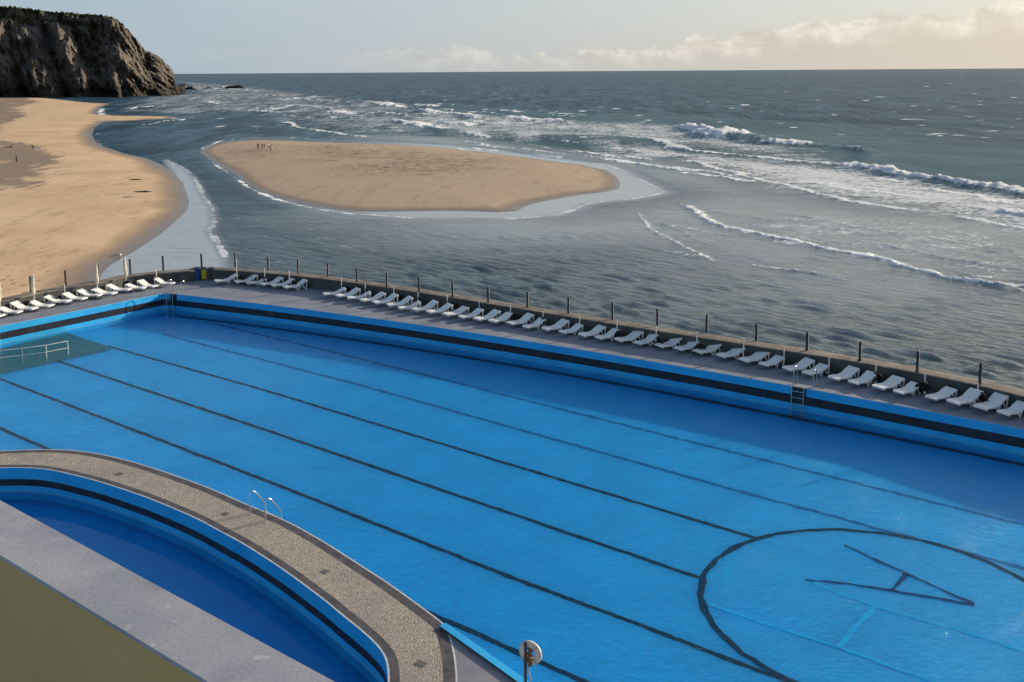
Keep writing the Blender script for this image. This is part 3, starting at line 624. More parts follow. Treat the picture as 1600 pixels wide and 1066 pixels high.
def ribbon(m_, a, za, c, zc, mi, flip=False):
    n = len(a); vs = [(p[0], p[1], za) for p in a]+[(p[0], p[1], zc) for p in c]
    m_.add(vs, [((i, i+1, n+i+1, n+i) if not flip else (i, n+i, n+i+1, i+1)) for i in range(n-1)], mi)
wall = np.vstack([wallL, wallR[1:]])
# deck surface, from the pool edge back to the parapet
m_ = MB(); n = 330; a = resample(wall, n); c = resample(parI, n)
# match the two curves by direction from the pool corner so that the deck does not fold
ribbon(m_, wall, ZD, wall*0+np.array([CORNER.x, CORNER.y]) if False else wall, ZD, 0) if False else None
import mathutils.geometry as mg
def tri_region(polys, z, holes=None):
    v3 = [[Vector((p[0], p[1], 0)) for p in q] for q in polys]
    t = mg.tessellate_polygon(v3); flat = [p for q in v3 for p in q]
    return [(p.x, p.y, z) for p in flat], [tuple(x) for x in t]
deckpoly = list(wall)+list(parI[::-1])
v_, f_ = tri_region([deckpoly], ZD)
def on_deck(p, gap):
    """pull a point towards the pool until it stands clear of the parapet"""
    q = p.copy()
    for _ in range(200):
        j = int(np.argmin(np.hypot(parI[:, 0]-q.x, parI[:, 1]-q.y)))
        if (q.x-parI[j][0])*nP[j][0]+(q.y-parI[j][1])*nP[j][1] < -gap: break
        q.x *= .997; q.y *= .997
    return q
def upfix(v_, f_):
    o = []
    for f in f_:
        p, q, r = (Vector(v_[i]) for i in f[:3]); o.append(f if (q-p).cross(r-p).z > 0 else f[::-1])
    return o
MB().add(v_, upfix(v_, f_)).build('pool_deck', M['deck'], kind='structure')
nW = normals2(wall)
m_ = MB(); z0 = ZD
lip = wall
for za, zb, mi in ((ZD, ZD-.015, 2), (ZD-.015, ZD-.41, 0), (ZD-.41, ZD-.83, 1), (ZD-.83, 0., 0), (0., ZF-.02, 3)): ribbon(m_, lip, za, lip, zb, mi)
# dark panels behind the two ladders let into the far wall
def panel(px0, px1, off=.006, py0=None):
    q0, q1 = P(px0, f_wall(px0), ZD), P(px1, f_wall(px1), ZD); d = (q1-q0).normalized(); nn = Vector((d.y, -d.x, 0))
    if nn.y > 0: nn = -nn
    a0, a1 = q0+nn*off, q1+nn*off
    m_.add([(a0.x, a0.y, ZD-.002), (a1.x, a1.y, ZD-.002), (a1.x, a1.y, ZD-.45), (a0.x, a0.y, ZD-.45)], [(0, 1, 2, 3)], 1)
panel(1238, 1260, .05); panel(262, 276, .03)
tag(m_.build('pool_wall', [M['paint_blue'], M['paint_black'], M['light_edge'], M['floor']]), kind='structure')
# parapet wall round the deck: a thing
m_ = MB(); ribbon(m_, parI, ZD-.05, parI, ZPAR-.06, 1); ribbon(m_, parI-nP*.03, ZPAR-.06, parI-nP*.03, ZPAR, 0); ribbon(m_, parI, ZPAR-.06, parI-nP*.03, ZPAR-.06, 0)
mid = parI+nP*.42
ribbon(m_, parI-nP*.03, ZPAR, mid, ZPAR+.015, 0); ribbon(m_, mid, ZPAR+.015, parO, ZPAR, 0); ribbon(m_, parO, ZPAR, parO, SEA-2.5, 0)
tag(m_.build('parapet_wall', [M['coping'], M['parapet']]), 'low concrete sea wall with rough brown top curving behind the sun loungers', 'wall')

# island walkway between the two pools
O_px = [(-260, 745), (-160, 722), (-60, 709.5), (0, 704.6), (60, 702.2), (105, 703), (150, 708.3), (195, 718.2), (240, 731.3), (300, 752), (343, 769), (386, 788), (423, 803), (461, 820.6), (506, 846), (544, 870), (575, 890), (600, 906), (637, 932), (676, 960.5), (694, 975), (701, 986), (706, 1001), (711, 1022), (714, 1045), (715, 1070), (713, 1150)]
I_px = [(-260, 762), (-160, 745), (-60, 734), (0, 731.3), (37, 731), (75, 734), (120, 743.7), (165, 756), (210, 771), (240, 782), (300, 807.5), (341, 829), (381, 851), (422, 877), (459.5, 903), (506, 938), (530, 958), (555, 978), (579, 999), (595, 1017), (603, 1034), (606, 1060), (604, 1100), (596, 1150)]
def world2(l, z, n=8): return [tuple(P(x, y, z))[:2] for x, y in catmull(l, n)]
No = 220
Oc = resample(world2(O_px, ZI), No); Ic = resample(world2(I_px, ZI), No)
# pair each inner point with a forward-moving partner on the outer curve
pair = []; last = 0
for i in range(No):
    d = np.hypot(*(Oc-Ic[i]).T); lo, hi = max(0, last), min(No, last+30); k = lo+int(np.argmin(d[lo:hi]+.0*np.arange(hi-lo))); last = max(last, k); pair.append(last)
pair = np.convolve(np.pad(np.array(pair, float), 12, mode='edge'), np.ones(25)/25, 'valid'); pair[0] = 0; pair[-1] = No-1
pair = np.maximum.accumulate(np.clip(pair, 0, No-1)); Op = np.c_[np.interp(pair, np.arange(No), Oc[:, 0]), np.interp(pair, np.arange(No), Oc[:, 1])]
D = Op-Ic; L = np.hypot(D[:, 0], D[:, 1])[:, None]; Dn = D/L
m_ = MB(); cuts = [Ic, Ic+Dn*.05, Ic+Dn*.30, Op-Dn*.36, Op-Dn*.05, Op]; mats_ = [0, 1, 2, 1, 3]
for k in range(5): ribbon(m_, cuts[k], ZI, cuts[k+1], ZI, mats_[k], True)
ribbon(m_, Ic, ZI, Ic, ZI-.46, 4); ribbon(m_, Ic, ZI-.46, Ic, ZI-.73, 5); ribbon(m_, Ic, ZI-.73, Ic, ZF-.02, 4)
ribbon(m_, Op, ZI, Op, ZI-.46, 4, True); ribbon(m_, Op, ZI-.46, Op, ZI-.73, 5, True); ribbon(m_, Op, ZI-.73, Op, ZF-.02, 4, True)
m_.build('pool_walkway', [M['light_edge'], M['darktile'], M['cobble'], M['light_edge'], M['paint_blue'], M['paint_black']], kind='structure')
# smooth grey deck in the lower corner with its blue kerb
e0, e1 = P(697, 977, ZI), P(818, 1063, ZI); dv = (e1-e0).normalized(); e2 = e1+dv*14; nn = Vector((dv.y, -dv.x, 0))
if nn.y > 0: nn = -nn
poly = [tuple(q) for q in Op[-62:]]
k0 = int(np.argmin(np.hypot(Op[:, 0]-e0.x, Op[:, 1]-e0.y)))
poly = [tuple(q) for q in Op[k0:]]+[(2.5, 8.), (e2.x, e2.y)]
v_, f_ = tri_region([poly], ZI-.004); MB().add(v_, upfix(v_, f_)).build('lower_deck', M['lilac'], kind='structure')
m_ = MB(); a0, a1 = e0, e2; w_ = nn*.24
sec = [a0, a0+w_]
A0 = [(a0.x, a0.y), (a1.x, a1.y)]
for (p0, z0_), (p1, z1_), mi in (((0, ZI), (0, ZI+.07), 0), ((0, ZI+.07), (.22, ZI+.07), 0), ((.22, ZI+.07), (.22, ZI-.02), 1), ((0, ZI), (0, ZF-.1), 0)):
    q = [a0+nn*p0, a1+nn*p0, a1+nn*p1, a0+nn*p1]; m_.add([(q[0].x, q[0].y, z0_), (q[1].x, q[1].y, z0_), (q[2].x, q[2].y, z1_), (q[3].x, q[3].y, z1_)], [(0, 1, 2, 3)], mi)
m_.build('pool_kerb', [M['paint_blue'], M['platform']], kind='structure')

# water and floor
far = [tuple(p) for p in wall]
wpoly = far+[(44, 6), (-6, 6), (-60, 8), (-60, 44)]
v_, f_ = tri_region([far+[(60, 4), (-8, 4), (-60, 4)]], 0.)
k_ = upfix(v_, f_)
wo = MB().add(v_, k_).build('pool_water', M['pool_water'], kind='structure')
inner = [tuple(q) for q in Ic]+[(-8, 5.), (-45, 5.)]
# the small pool has its own sheet, a little above the big one
v2, f2 = tri_region([inner], .004); MB().add(v2, upfix(v2, f2)).build('small_pool_water', M['calm_water'], kind='structure')
m_ = MB(); v3 = [(x, y, ZF) for x, y, z in v_]; m_.add(v3, k_, 0)
rj = random.Random(4)
def stripe(pts, w, mi, z=ZF+.006, jit=.018, step=.13):
    a = resample(pts, max(3, int(np.hypot(*np.diff(np.array([tuple(p)[:2] for p in pts]), axis=0).T).sum()/step)))
    nn = normals2(a); e1_ = []; e2_ = []; o1 = o2 = 0
    for i in range(len(a)):
        o1 = .45*o1+rj.gauss(0, jit*.75); o2 = .45*o2+rj.gauss(0, jit*.75)
        e1_.append(a[i]+nn[i]*(w/2+o1)); e2_.append(a[i]-nn[i]*(w/2+o2))
    ribbon(m_, e1_, z, e2_, z, mi)
F = lambda l: [P(x, y, ZF) for x, y in l]
def ext(l, k=0., k2=0.):
    q = F(l); d = (q[-1]-q[0]).normalized(); return [q[0]-d*k]+q[1:-1]+[q[-1]+d*k2]
stripe(ext([(0, 670), (75, 702), (715, 978), (895, 1060)], 14, 6), .215, 1)
stripe(ext([(0, 592.5), (400, 745), (792, 900), (1000, 977), (1232, 1066)], 10, 4), .205, 1)
stripe(F([(80, 561), (400, 667), (740, 783), (1098, 905)]), .215, 1)
stripe(F([(168, 541), (400, 606), (800, 727), (1187, 843)]), .205, 1)
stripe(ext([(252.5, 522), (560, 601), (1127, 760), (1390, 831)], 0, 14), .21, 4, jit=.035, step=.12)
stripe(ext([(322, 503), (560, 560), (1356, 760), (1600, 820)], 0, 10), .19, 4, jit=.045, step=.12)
# circle
cpts = np.array([tuple(P(x, y, ZF))[:2] for x, y in [(1600, 910), (1544, 878), (1401, 835), (1311, 829.4), (1225, 835), (1180, 843), (1120, 876), (1098, 910), (1094.5, 929), (1101, 955), (1120, 985), (1150, 1015), (1187.5, 1039), (1232, 1060)]])
sol = np.linalg.lstsq(np.c_[2*cpts, np.ones(len(cpts))], (cpts**2).sum(1), rcond=None)[0]; Rc = math.sqrt(sol[2]+sol[0]**2+sol[1]**2)
stripe([(sol[0]+Rc*math.cos(t), sol[1]+Rc*math.sin(t)) for t in np.linspace(0, 2*PI, 260)], .21, 1, ZF+.012, .03, .2)
for l, w_ in (([(1320, 852), (1415, 897), (1522, 945)], .13), ([(1258, 906), (1330, 914), (1400, 925), (1522, 946)], .13), ([(1415, 897), (1407, 910), (1392, 924)], .13)): stripe(F(l), w_, 2, ZF+.018, .03, .2)
stripe(ext([(1107, 944), (1210, 980), (1310, 1012), (1440, 1062)], 0, 4), .12, 3, ZF+.018, .02)
stripe(ext([(1258, 906), (1368, 948), (1500, 985), (1600, 1020)], 0, 4), .12, 3, ZF+.012, .02)
stripe(F([(1368, 948), (1338, 979), (1310, 1012)]), .17, 3, ZF+.024, .02)
# navy line along the foot of the far wall
wf = wallR[3:]; nf = normals2(wf)
if nf[40] @ np.array([0, 1]) > 0: nf = -nf
a = wf+nf*.35; stripe([tuple(q) for q in a], .34, 1, ZF+.03, .02)
m_.build('pool_floor', [M['floor'], M['line'], M['line_mid'], M['line_light'], M['line_veiled']], kind='structure')
# dark ramp platform just under the water on the left
pl = [P(-380, 655, -.1), P(0, 580, -.1), P(100, 558, -.1), P(172, 543, -.1), P(105, 520, -.1), P(40, 535, -.1), P(-200, 594, -.1)]
m_ = MB(); n = len(pl); m_.add([(p.x, p.y, -.1) for p in pl]+[(p.x, p.y, ZF+.05) for p in pl], [tuple(range(n))]+[(i, (i+1) % n, n+(i+1) % n, n+i) for i in range(n)])
m_.build('entry_platform', M['platform'], kind='structure')
# handrail on the platform
rp = [P(-110, 584, -.1), P(-36, 574, -.1), P(36, 566, -.1), P(73, 561, -.1), P(107, 554, -.1)]; hr = .80
ro = empty('pool_handrail', rp[2], label='white tubular handrail with two bars standing in the shallow dark corner of the pool', cat='handrail'); loc = ro.location.copy()
for p in rp: MB().tube([p-loc, p-loc+Vector((0, 0, hr))], .024, 8).build('rail_post', M['white_metal'], ro)
for zz in (hr, hr*.5): MB().tube([p-loc+Vector((0, 0, zz)) for p in rp], .022, 8).build('rail_bar', M['white_metal'], ro)

# ------------------------------------------------------------------ camera-side ledge of the building
ZL = 14.8
def PL(x, y, z): return P(x, y, z)
A0, A1 = PL(0, 781.6, ZL), PL(515, 1061, ZL); B0, B1 = PL(0, 867, ZL), PL(318, 1061, ZL)
da = (A1-A0).normalized(); db = (B1-B0).normalized()
A0, A1, B0, B1 = A0-da*3, A1+da*3, B0-db*3, B1+db*3
m_ = MB()
bt_ = .0
v_ = [A0, A1, B1, B0]; m_.add([(p.x, p.y, ZL) for p in v_]+[(p.x, p.y, ZL-.010) for p in v_], [(3, 2, 1, 0), (0, 1, 5, 4), (2, 3, 7, 6)], 0)
nl = Vector((da.y, -da.x, 0)); nl = nl if nl.y < 0 else -nl
I0, I1 = B0-nl*.012, B1-nl*.012; O0, O1 = A0+nl*.02, A1+nl*.02
m_.add([(I0.x, I0.y, ZL-.010), (I1.x, I1.y, ZL-.010), (I1.x, I1.y, ZL-1.4), (I0.x, I0.y, ZL-1.4)], [(0, 1, 2, 3)], 1)
m_.add([(O0.x, O0.y, ZL-.010), (O1.x, O1.y, ZL-.010), (O1.x, O1.y, 0.9), (O0.x, O0.y, 0.9)], [(3, 2, 1, 0)], 1)
m_.add([(I0.x, I0.y, ZL-1.4), (I1.x, I1.y, ZL-1.4), (I1.x+nl.x*3, I1.y+nl.y*3, ZL-1.4), (I0.x+nl.x*3, I0.y+nl.y*3, ZL-1.4)], [(0, 1, 2, 3)], 0)
ld = m_.build('balcony_wall', [M['ledge'], M['olive']])
tag(ld, 'olive balcony wall with wide pale grey ledge in the near corner', 'wall')

# ------------------------------------------------------------------ sun loungers
def slab(profile, w, th, r=.04):
    """bent sheet: profile = [(x, z)] along the length, rounded in plan"""
    m_ = MB(); n = len(profile); vs = []
    for i, (x, z) in enumerate(profile):
        e = min(i, n-1-i); ww = w*(1-.10*(e == 0)-.03*(e == 1))
        for y in (-.5, -.44, 0, .44, .5): vs.append((x, y*ww, z-(.012 if abs(y) < .45 else 0)))
        for y in (.5, .44, 0, -.44, -.5): vs.append((x, y*ww, z-th-(.012 if abs(y) > .45 else 0)))
    fs = []
    for i in range(n-1):
        for k in range(10): fs.append((i*10+k, (i+1)*10+k, (i+1)*10+(k+1) % 10, i*10+(k+1) % 10))
    m_.add(vs, [f[::-1] for f in fs], 0, False); m_.add(vs[:10], [tuple(range(10))]); m_.add(vs[-10:], [tuple(range(9, -1, -1))]); return m_
def make_lounger(k=1.):
    r = empty('sun_lounger', (0, 0, 0))
    slab([(0, .305), (.05, .325), (.25, .335), (.5, .315), (.72, .295), (.92, .335), (.99, .36)], .68, .06).build('seat', M['lounger'], r)
    slab([(1.0, .365), (1.1, .365+.055*k), (1.3, .365+.165*k), (1.48, .365+.265*k), (1.55, .365+.29*k), (1.60, .365+.28*k)], .68, .055).build('backrest', M['lounger'], r)
    for s in (-1, 1):
        y = s*.30
        MB().tube([(.74, y, .29), (.88, y*1.02, .01), (.90, y*1.02, .01), (1.04, y, .35)], [.05, .038, .038, .045], 6).build('leg', M['lounger'], r)
        MB().tube([(1.54, y, .32+.29*k), (1.47, y*1.02, .01), (1.43, y*1.02, .01), (1.20, y, .365+.085*k)], [.045, .036, .034, .036], 6).build('leg', M['lounger'], r)
        MB().tube([(.14, y*.9, .30), (.15, y*.9, .19)], [.05, .04], 6).build('foot_peg', M['lounger'], r)
    return r
PROTOS = [make_lounger(.88), make_lounger(.66), make_lounger(1.02)]; used = [0, 0, 0]; lrng = random.Random(8)
ORD = ['first', 'second', 'third', 'fourth', 'fifth', 'sixth', 'seventh', 'eighth', 'ninth', 'tenth', 'eleventh', 'twelfth', 'thirteenth', 'fourteenth', 'fifteenth', 'sixteenth', 'seventeenth', 'eighteenth', 'nineteenth', 'twentieth']
ORD += ['twenty-'+o for o in ORD[:9]]+['thirtieth']+['thirty-'+o for o in ORD[:9]]
def place_lounger(Fp, Kp, side, label, group):
    a = P(*Fp, ZD+.32); k = P(*Kp, ZD+.66); d = k-a; az_ = math.degrees(math.atan2(d.x, d.y)); L_ = math.hypot(d.x, d.y)
    ang = math.degrees(math.atan2(.6, 1.6))
    axis = az_-ang*side
    axis = .55*axis+.45*(66 if side > 0 else -86)
    th = math.radians(90-axis)                                    # +X of the model points to the head
    s_ = min(1.0, max(.86, L_/1.45))
    off = Vector((0, .30*side, 0)); rot = Matrix.Rotation(th, 3, 'Z'); p0 = a-rot @ (off*s_)
    w_ = lrng.choice([0, 0, 1, 2]); o = PROTOS[w_] if not used[w_] else copy_tree(PROTOS[w_]); used[w_] = 1; th += lrng.gauss(0, .045)
    o.location = (p0.x, p0.y, ZD+.004); o.rotation_euler = (0, 0, th); o.scale = (s_, s_, s_)
    tag(o, label, 'sun lounger', group); return o
RIGHT = [((503.7, 457), (535, 449)), ((523.7, 460.5), (564, 450)), ((542, 463), (572, 457)), ((562, 467.5), (602.5, 456.5)), ((581, 471), (615.5, 459.5)), ((603, 474.5), (643.7, 464)), ((621, 478.5), (652, 470)), ((643, 482), (683, 470)), ((665, 485.5), (699, 473.7)), ((691, 489.5), (729, 476.5)), ((715, 493), (746, 480.5)), ((739.5, 496.5), (778.7, 483.7)), ((763, 500), (797.5, 486)), ((791.7, 503), (830, 491)), ((816, 508), (845, 495)), ((845.5, 511.7), (883, 499)), ((872.5, 516), (902, 503)), ((903, 521), (938.7, 508)), ((928.7, 525), (959, 511)), ((959, 528.7), (997, 515.7)), ((990, 533), (1020, 519.5)), ((1023, 537.5), (1059.5, 524.5)), ((1053, 542), (1087, 528.5)), ((1083, 546.7), (1124.5, 535)), ((1118.7, 553), (1160, 540.7)), ((1154, 560), (1196.7, 547.5)), ((1186, 566), (1221, 552.5)), ((1221.7, 573), (1264.5, 560.5)), ((1253, 579.5), (1288, 565)), ((1293.7, 587.5), (1335.7, 573.7)), ((1324.5, 594), (1359, 578)), ((1363, 601.7), (1408, 588)), ((1395.5, 608.7), (1430, 593)), ((1445.5, 617.5), (1487.5, 603)), ((1479, 625), (1527, 610)), ((1521, 633), (1569.5, 618.7)), ((1557.5, 641), (1600, 626))]
SIX = [((334, 437.5), (369, 428)), ((365.5, 438.5), (399, 428.7)), ((385, 439.5), (411, 433)), ((405, 442.5), (442.5, 431.7)), ((422.5, 444), (455, 435)), ((441.7, 447), (480.5, 437))]
LEFT = [((274, 440), (249, 433)), ((247.6, 444.7), (221, 436)), ((230, 447), (201, 439.6)), ((207, 450), (169.7, 444)), ((184, 456), (148.6, 448.7)), ((161.6, 458.7), (123.5, 452)), ((137, 464), (102, 457)), ((112.5, 468), (73, 462)), ((85.7, 475), (54, 466)), ((60, 479.4), (22, 472)), ((36, 484.4), (1, 477)), ((9, 490), (-28, 483))]
n = len(RIGHT)
for i, (a, k) in enumerate(RIGHT):
    if i < 19: lab = 'white sun lounger, %s from the left end of the long shaded row' % ORD[i]
    elif i == n-1: lab = 'white sun lounger at the right end of the long row, cut by the frame'
    elif i == 27: lab = 'white sun lounger right behind the left handrail of the wall ladder'
    elif i == 28: lab = 'white sun lounger right behind the right handrail of the wall ladder'
    elif i < 27: lab = 'white sun lounger, %s to the left of the wall ladder' % ORD[26-i]
    else: lab = 'white sun lounger in the long row, %s from its right end' % ORD[n-1-i]
    place_lounger(a, k, 1, lab, 'sun loungers in the long row along the sea wall')
for i, (a, k) in enumerate(SIX):
    place_lounger(a, k, 1, ['white sun lounger nearest the recycling bins in the group of six', 'second white sun lounger right of the recycling bins in the group of six', 'third white sun lounger right of the recycling bins, half hidden by its neighbours', 'fourth white sun lounger right of the recycling bins in the group of six', 'fifth white sun lounger right of the recycling bins in the group of six', 'white sun lounger at the right end of the group of six, before the gap'][i], 'group of six sun loungers right of the bins')
for i, (a, k) in enumerate(LEFT):
    place_lounger(a, k, -1, 'white sun lounger beside the corner ladder, nearest the bins, head to the left' if i == 0 else ('sunlit white lounger cut by the left edge of the frame' if i == 11 else 'sunlit white lounger in the left row, %s to the left of the corner ladder' % ORD[i]), 'sunlit loungers on the left deck')

# ------------------------------------------------------------------ posts on the sea wall
POSTS = [(-30, 447, 497), (48.5, 431.6, 456.7), (103, 422.5, 446.5), (154, 414, 439), (203.7, 405, 428), (255, 400, 422.5), (315, 396.8, 417.5), (368, 396.3, 417.5), (419.5, 401, 421), (466, 406.3, 426.7), (512.7, 412, 432.5), (558, 418.3, 440), (604.5, 426.3, 448), (655, 433.3, 455.5), (707.3, 440, 463.8), (763, 448, 472), (824.3, 456.3, 480.5), (888.2, 465, 489.5), (957, 472.5, 498.7), (1027, 482.5, 508.7), (1104, 491.7, 519.5), (1181.5, 505.5, 532.5), (1260.6, 518.7, 547.5), (1343.2, 533.7, 563.7), (1433, 548.7, 580.7), (1530.8, 567, 600)]
PROTO = {}
for i, (x, yt, yb) in enumerate(POSTS):
    p = P(x, yb if i else 474, ZPAR+.012); h = height_at(x, yt if i else 447, p)-p.z
    j = int(np.argmin(np.hypot(parI[:, 0]-p.x, parI[:, 1]-p.y))); q = parI[j]+nP[j]*(.5)
    dirr = Vector((p.x, p.y, 0)).normalized()
    if 'post' not in PROTO:
        r = empty('fence_post', (0, 0, 0)); MB().box((0, 0, .5), (.10, .09, 1.)).build('post', M['post_dark'], r)
        MB().box((.061, 0, .5), (.02, .04, .99)).build('glazing_channel', M['post_light'], r); MB().box((0, 0, .01), (.16, .15, .02)).build('base_plate', M['post_dark'], r); PROTO['post'] = r; o = r
    else: o = copy_tree(PROTO['post'])
    o.location = (p.x, p.y, ZPAR+.010); o.scale = (1, 1, h); o.rotation_euler = (0, 0, math.atan2(nP[j][1], nP[j][0])-PI/2)
    if i == 0: lab = 'dark fence post on the sea wall beyond the left frame edge'
    elif i < 6: lab = 'slim dark post on the sea wall, %s to the left of the recycling bins' % ORD[5-i]
    elif i == 6: lab = 'slim dark post on the sea wall right behind the recycling bins'
    elif i < 18: lab = 'slim dark post on the sea wall, %s to the right of the recycling bins' % ORD[i-7]
    else: lab = 'slim dark post on the sea wall, %s from the right end of the frame' % ORD[25-i]
    tag(o, lab, 'fence post', 'posts along the sea wall')

# ------------------------------------------------------------------ parasol poles (stubs) and folded parasols
STUBS = [(101.5, 443.5, 460), (244.5, 421, 434), (370, 405, 429), (413.5, 419, 434), (452, 422.5, 438), (533.7, 434, 452), (570.7, 444, 459), (615.5, 449.5, 463), (653.3, 457.5, 472), (699, 460.5, 477), (749, 465.5, 482), (797.5, 477, 492), (848.3, 486.5, 503), (905.6, 491.7, 508), (964, 499, 516), (1025, 509, 526), (1088.7, 518, 536), (1161.5, 530, 550), (1224.5, 542.5, 567), (1294.7, 554.5, 580), (1367.5, 568, 595), (1444, 582, 612), (1526.5, 599, 628)]
for i, (x, yt, yb) in enumerate(STUBS):
    p = on_deck(P(x, yb, ZD), .38); h = height_at(x, yt, p)-ZD
    if 'stub' not in PROTO:
        r = empty('parasol_stand', (0, 0, 0)); MB().tube([(0, 0, .05), (0, 0, 1)], .028, 10).build('pole', M['white_metal'], r)
        MB().tube([(0, 0, 0), (0, 0, .05), (0, 0, .07)], [.24, .24, .10], 18).build('base', M['black_resin'], r); PROTO['stub'] = r; o = r
    else: o = copy_tree(PROTO['stub'])
    o.location = (p.x, p.y, ZD+.004); o.scale = (1, 1, h)
    if i == 0: lab = 'bare white parasol pole in front of the dark post in the sunlit left row'
    elif i == 1: lab = 'bare white parasol pole beside the last lounger left of the bins'
    elif i == 2: lab = 'tall white parasol pole reaching above the sea wall, right of the bins'
    elif i < 5: lab = 'bare white parasol pole by the group of six loungers, %s right of the tall pole' % ORD[i-3]
    elif i < 18: lab = 'short white parasol pole, %s from the left end of the long lounger row' % ORD[i-5]
    else: lab = 'short white parasol pole, %s from the right end of the long lounger row' % ORD[22-i]
    tag(o, lab, 'parasol pole', 'bare parasol poles')
UMB = [(0.5, 438, 478, 'folded cream parasol cut by the left edge of the frame'), (53.5, 427.5, 470, 'folded cream parasol, second from the left, beside a dark post on the sunlit deck'), (152.5, 412.5, 452, 'folded cream parasol, third from the left, between loungers on the sunlit deck'), (196.8, 401.5, 437.5, 'folded cream parasol nearest the corner ladder, rightmost of the four')]
rr = random.Random(11)
for i, (x, yt, yb, lab) in enumerate(UMB):
    p = on_deck(P(x, yb, ZD), .45); h = height_at(x, yt, p)-ZD
    r = empty('folded_parasol', (p.x, p.y, ZD+.004), label=lab, cat='parasol', group='folded cream parasols on the left deck')
    MB().tube([(0, 0, .04), (0, 0, h)], .026, 8).build('pole', M['white_metal'], r)
    MB().tube([(0, 0, 0), (0, 0, .05), (0, 0, .07)], [.24, .24, .10], 18).build('base', M['black_resin'], r)
    vs = []; ns = 18; nr = 14; m_ = MB()
    for j in range(nr):
        t = j/(nr-1); z = h+.02-t*h*.60; rad = .025+.085*math.sin(min(1, t*1.25)*PI*.62)*(1-.35*max(0, t-.7)/.3)
        ox = .03*math.sin(t*5+i); oy = .025*math.cos(t*4+i*2)
        for k in range(ns):
            an = 2*PI*k/ns; q = rad*(1+.28*math.cos(an*6+t*2)+.12*rr.uniform(-1, 1)); vs.append((q*math.cos(an)+ox, q*math.sin(an)+oy, z))
    m_.add(vs, [(j*ns+k, (j+1)*ns+k, (j+1)*ns+(k+1) % ns, j*ns+(k+1) % ns) for j in range(nr-1) for k in range(ns)], 0, True)
    m_.add(vs[:ns], [tuple(range(ns))]); m_.add(vs[-ns:], [tuple(range(ns-1, -1, -1))]); m_.build('canopy', M['canvas'], r)
# black round tables tipped on their side behind the loungers
TAB = [(41, 473), (91, 463), (199, 441), (241, 437.5), (378, 432), (417, 436), (460, 437.5), (541, 454), (577, 459), (622, 465), (657, 473), (709, 479), (752, 484), (806, 493), (849, 503), (969, 518), (1031, 529), (1094, 540), (1372, 602), (1440, 617), (1536, 634)]
r = empty('round_table', (0, 0, 0))
m_ = MB(); m_.tube([(0, 0, -.02), (0, 0, -.012), (0, 0, .012), (0, 0, .02)], [.30, .33, .33, .30], 24); 
for k in range(12):
    a_ = 2*PI*k/12; m_.box((.2*math.cos(a_), .2*math.sin(a_), -.03), (.2, .012, .02), 0, Matrix.Rotation(a_, 3, 'Z'))
m_.build('table_top', M['black_resin'], r)
MB().tube([(0, 0, -.02), (0, 0, -.4)], .03, 8).build('leg', M['black_resin'], r)
MB().tube([(0, 0, -.4), (0, 0, -.45)], [.05, .05], 10).build('foot_cap', M['lounger'], r)
for i, (x, y) in enumerate(TAB):
    p = on_deck(P(x, y, ZD), .48); o = r if i == 0 else copy_tree(r)
    j = int(np.argmin(np.hypot(parI[:, 0]-p.x, parI[:, 1]-p.y))); an = math.atan2(nP[j][1], nP[j][0])+(.7 if i % 2 else -.5)
    o.location = (p.x, p.y, ZD+.34); o.rotation_euler = (0, math.radians(68+(i*37 % 17)), an)
    if i < 4: lab = ['black round table tipped over between the two leftmost folded parasols', 'black round table tipped over beside the bare pole on the sunlit deck', 'black round table tipped over under the folded parasol nearest the corner ladder', 'black round table leaning by the bare pole left of the bins'][i]
    elif i < 7: lab = 'black round table tipped over behind the group of six loungers, %s from the bins' % ORD[i-4]
    elif i < 18: lab = 'tipped black round table, %s from the left end of the long lounger row' % ORD[i-7]
    else: lab = 'tipped black round table, %s from the right end of the long lounger row' % ORD[20-i]
    tag(o, lab, 'table', 'tipped black round tables')

# ------------------------------------------------------------------ bins
def bin_(px, py, ytop, body, lab):
    p = P(px, py, ZD); h = (height_at(px, ytop, p)-ZD)
    r = empty('wheelie_bin', (p.x, p.y, ZD+.004), math.radians(18), label=lab, cat='bin', group='recycling bins by the sea wall')
    w = .185; m_ = MB(); hb = h*.86
    m_.add([(-w*.82, -w*.85, .06), (w*.82, -w*.85, .06), (w*.82, w*.85, .06), (-w*.82, w*.85, .06), (-w, -w*1.1, hb), (w, -w*1.1, hb), (w, w*1.1, hb), (-w, w*1.1, hb)], [(3, 2, 1, 0), (0, 1, 5, 4), (1, 2, 6, 5), (2, 3, 7, 6), (3, 0, 4, 7), (4, 5, 6, 7)])
    m_.build('body', body, r, bevel=.02)
    m_ = MB(); e = .018
    m_.add([(-w-e, -w*1.1-e, hb), (w+e, -w*1.1-e, hb), (w+e, w*1.1+e, hb), (-w-e, w*1.1+e, hb), (-w-e, -w*1.1-e, hb+.05), (w+e, -w*1.1-e, hb+.05), (w+e, w*1.1+e, h), (-w-e, w*1.1+e, h)], [(3, 2, 1, 0), (0, 1, 5, 4), (1, 2, 6, 5), (2, 3, 7, 6), (3, 0, 4, 7), (4, 5, 6, 7)])
    m_.build('lid', M['lid_dark'], r, bevel=.015)
    MB().tube([(-w*.8, w*1.1+.07, h*.93), (w*.8, w*1.1+.07, h*.93)], .018, 6).build('handle', M['black_resin'], r)
    for s in (-1, 1): MB().tube([(s*w*.86, w*.8, .09), (s*(w*.86+.05), w*.8, .09)], .09, 14).build('wheel', M['black_resin'], r)
bin_(308, 437.5, 418, M['bin_blue'], 'blue bin with dark lid, leftmost of the three by the wall')
bin_(319, 437.3, 418, M['bin_yellow'], 'yellow bin with dark lid, middle of the three by the wall')
bin_(330.5, 437.2, 418, M['bin_grey'], 'dark grey bin, rightmost of the three by the wall')

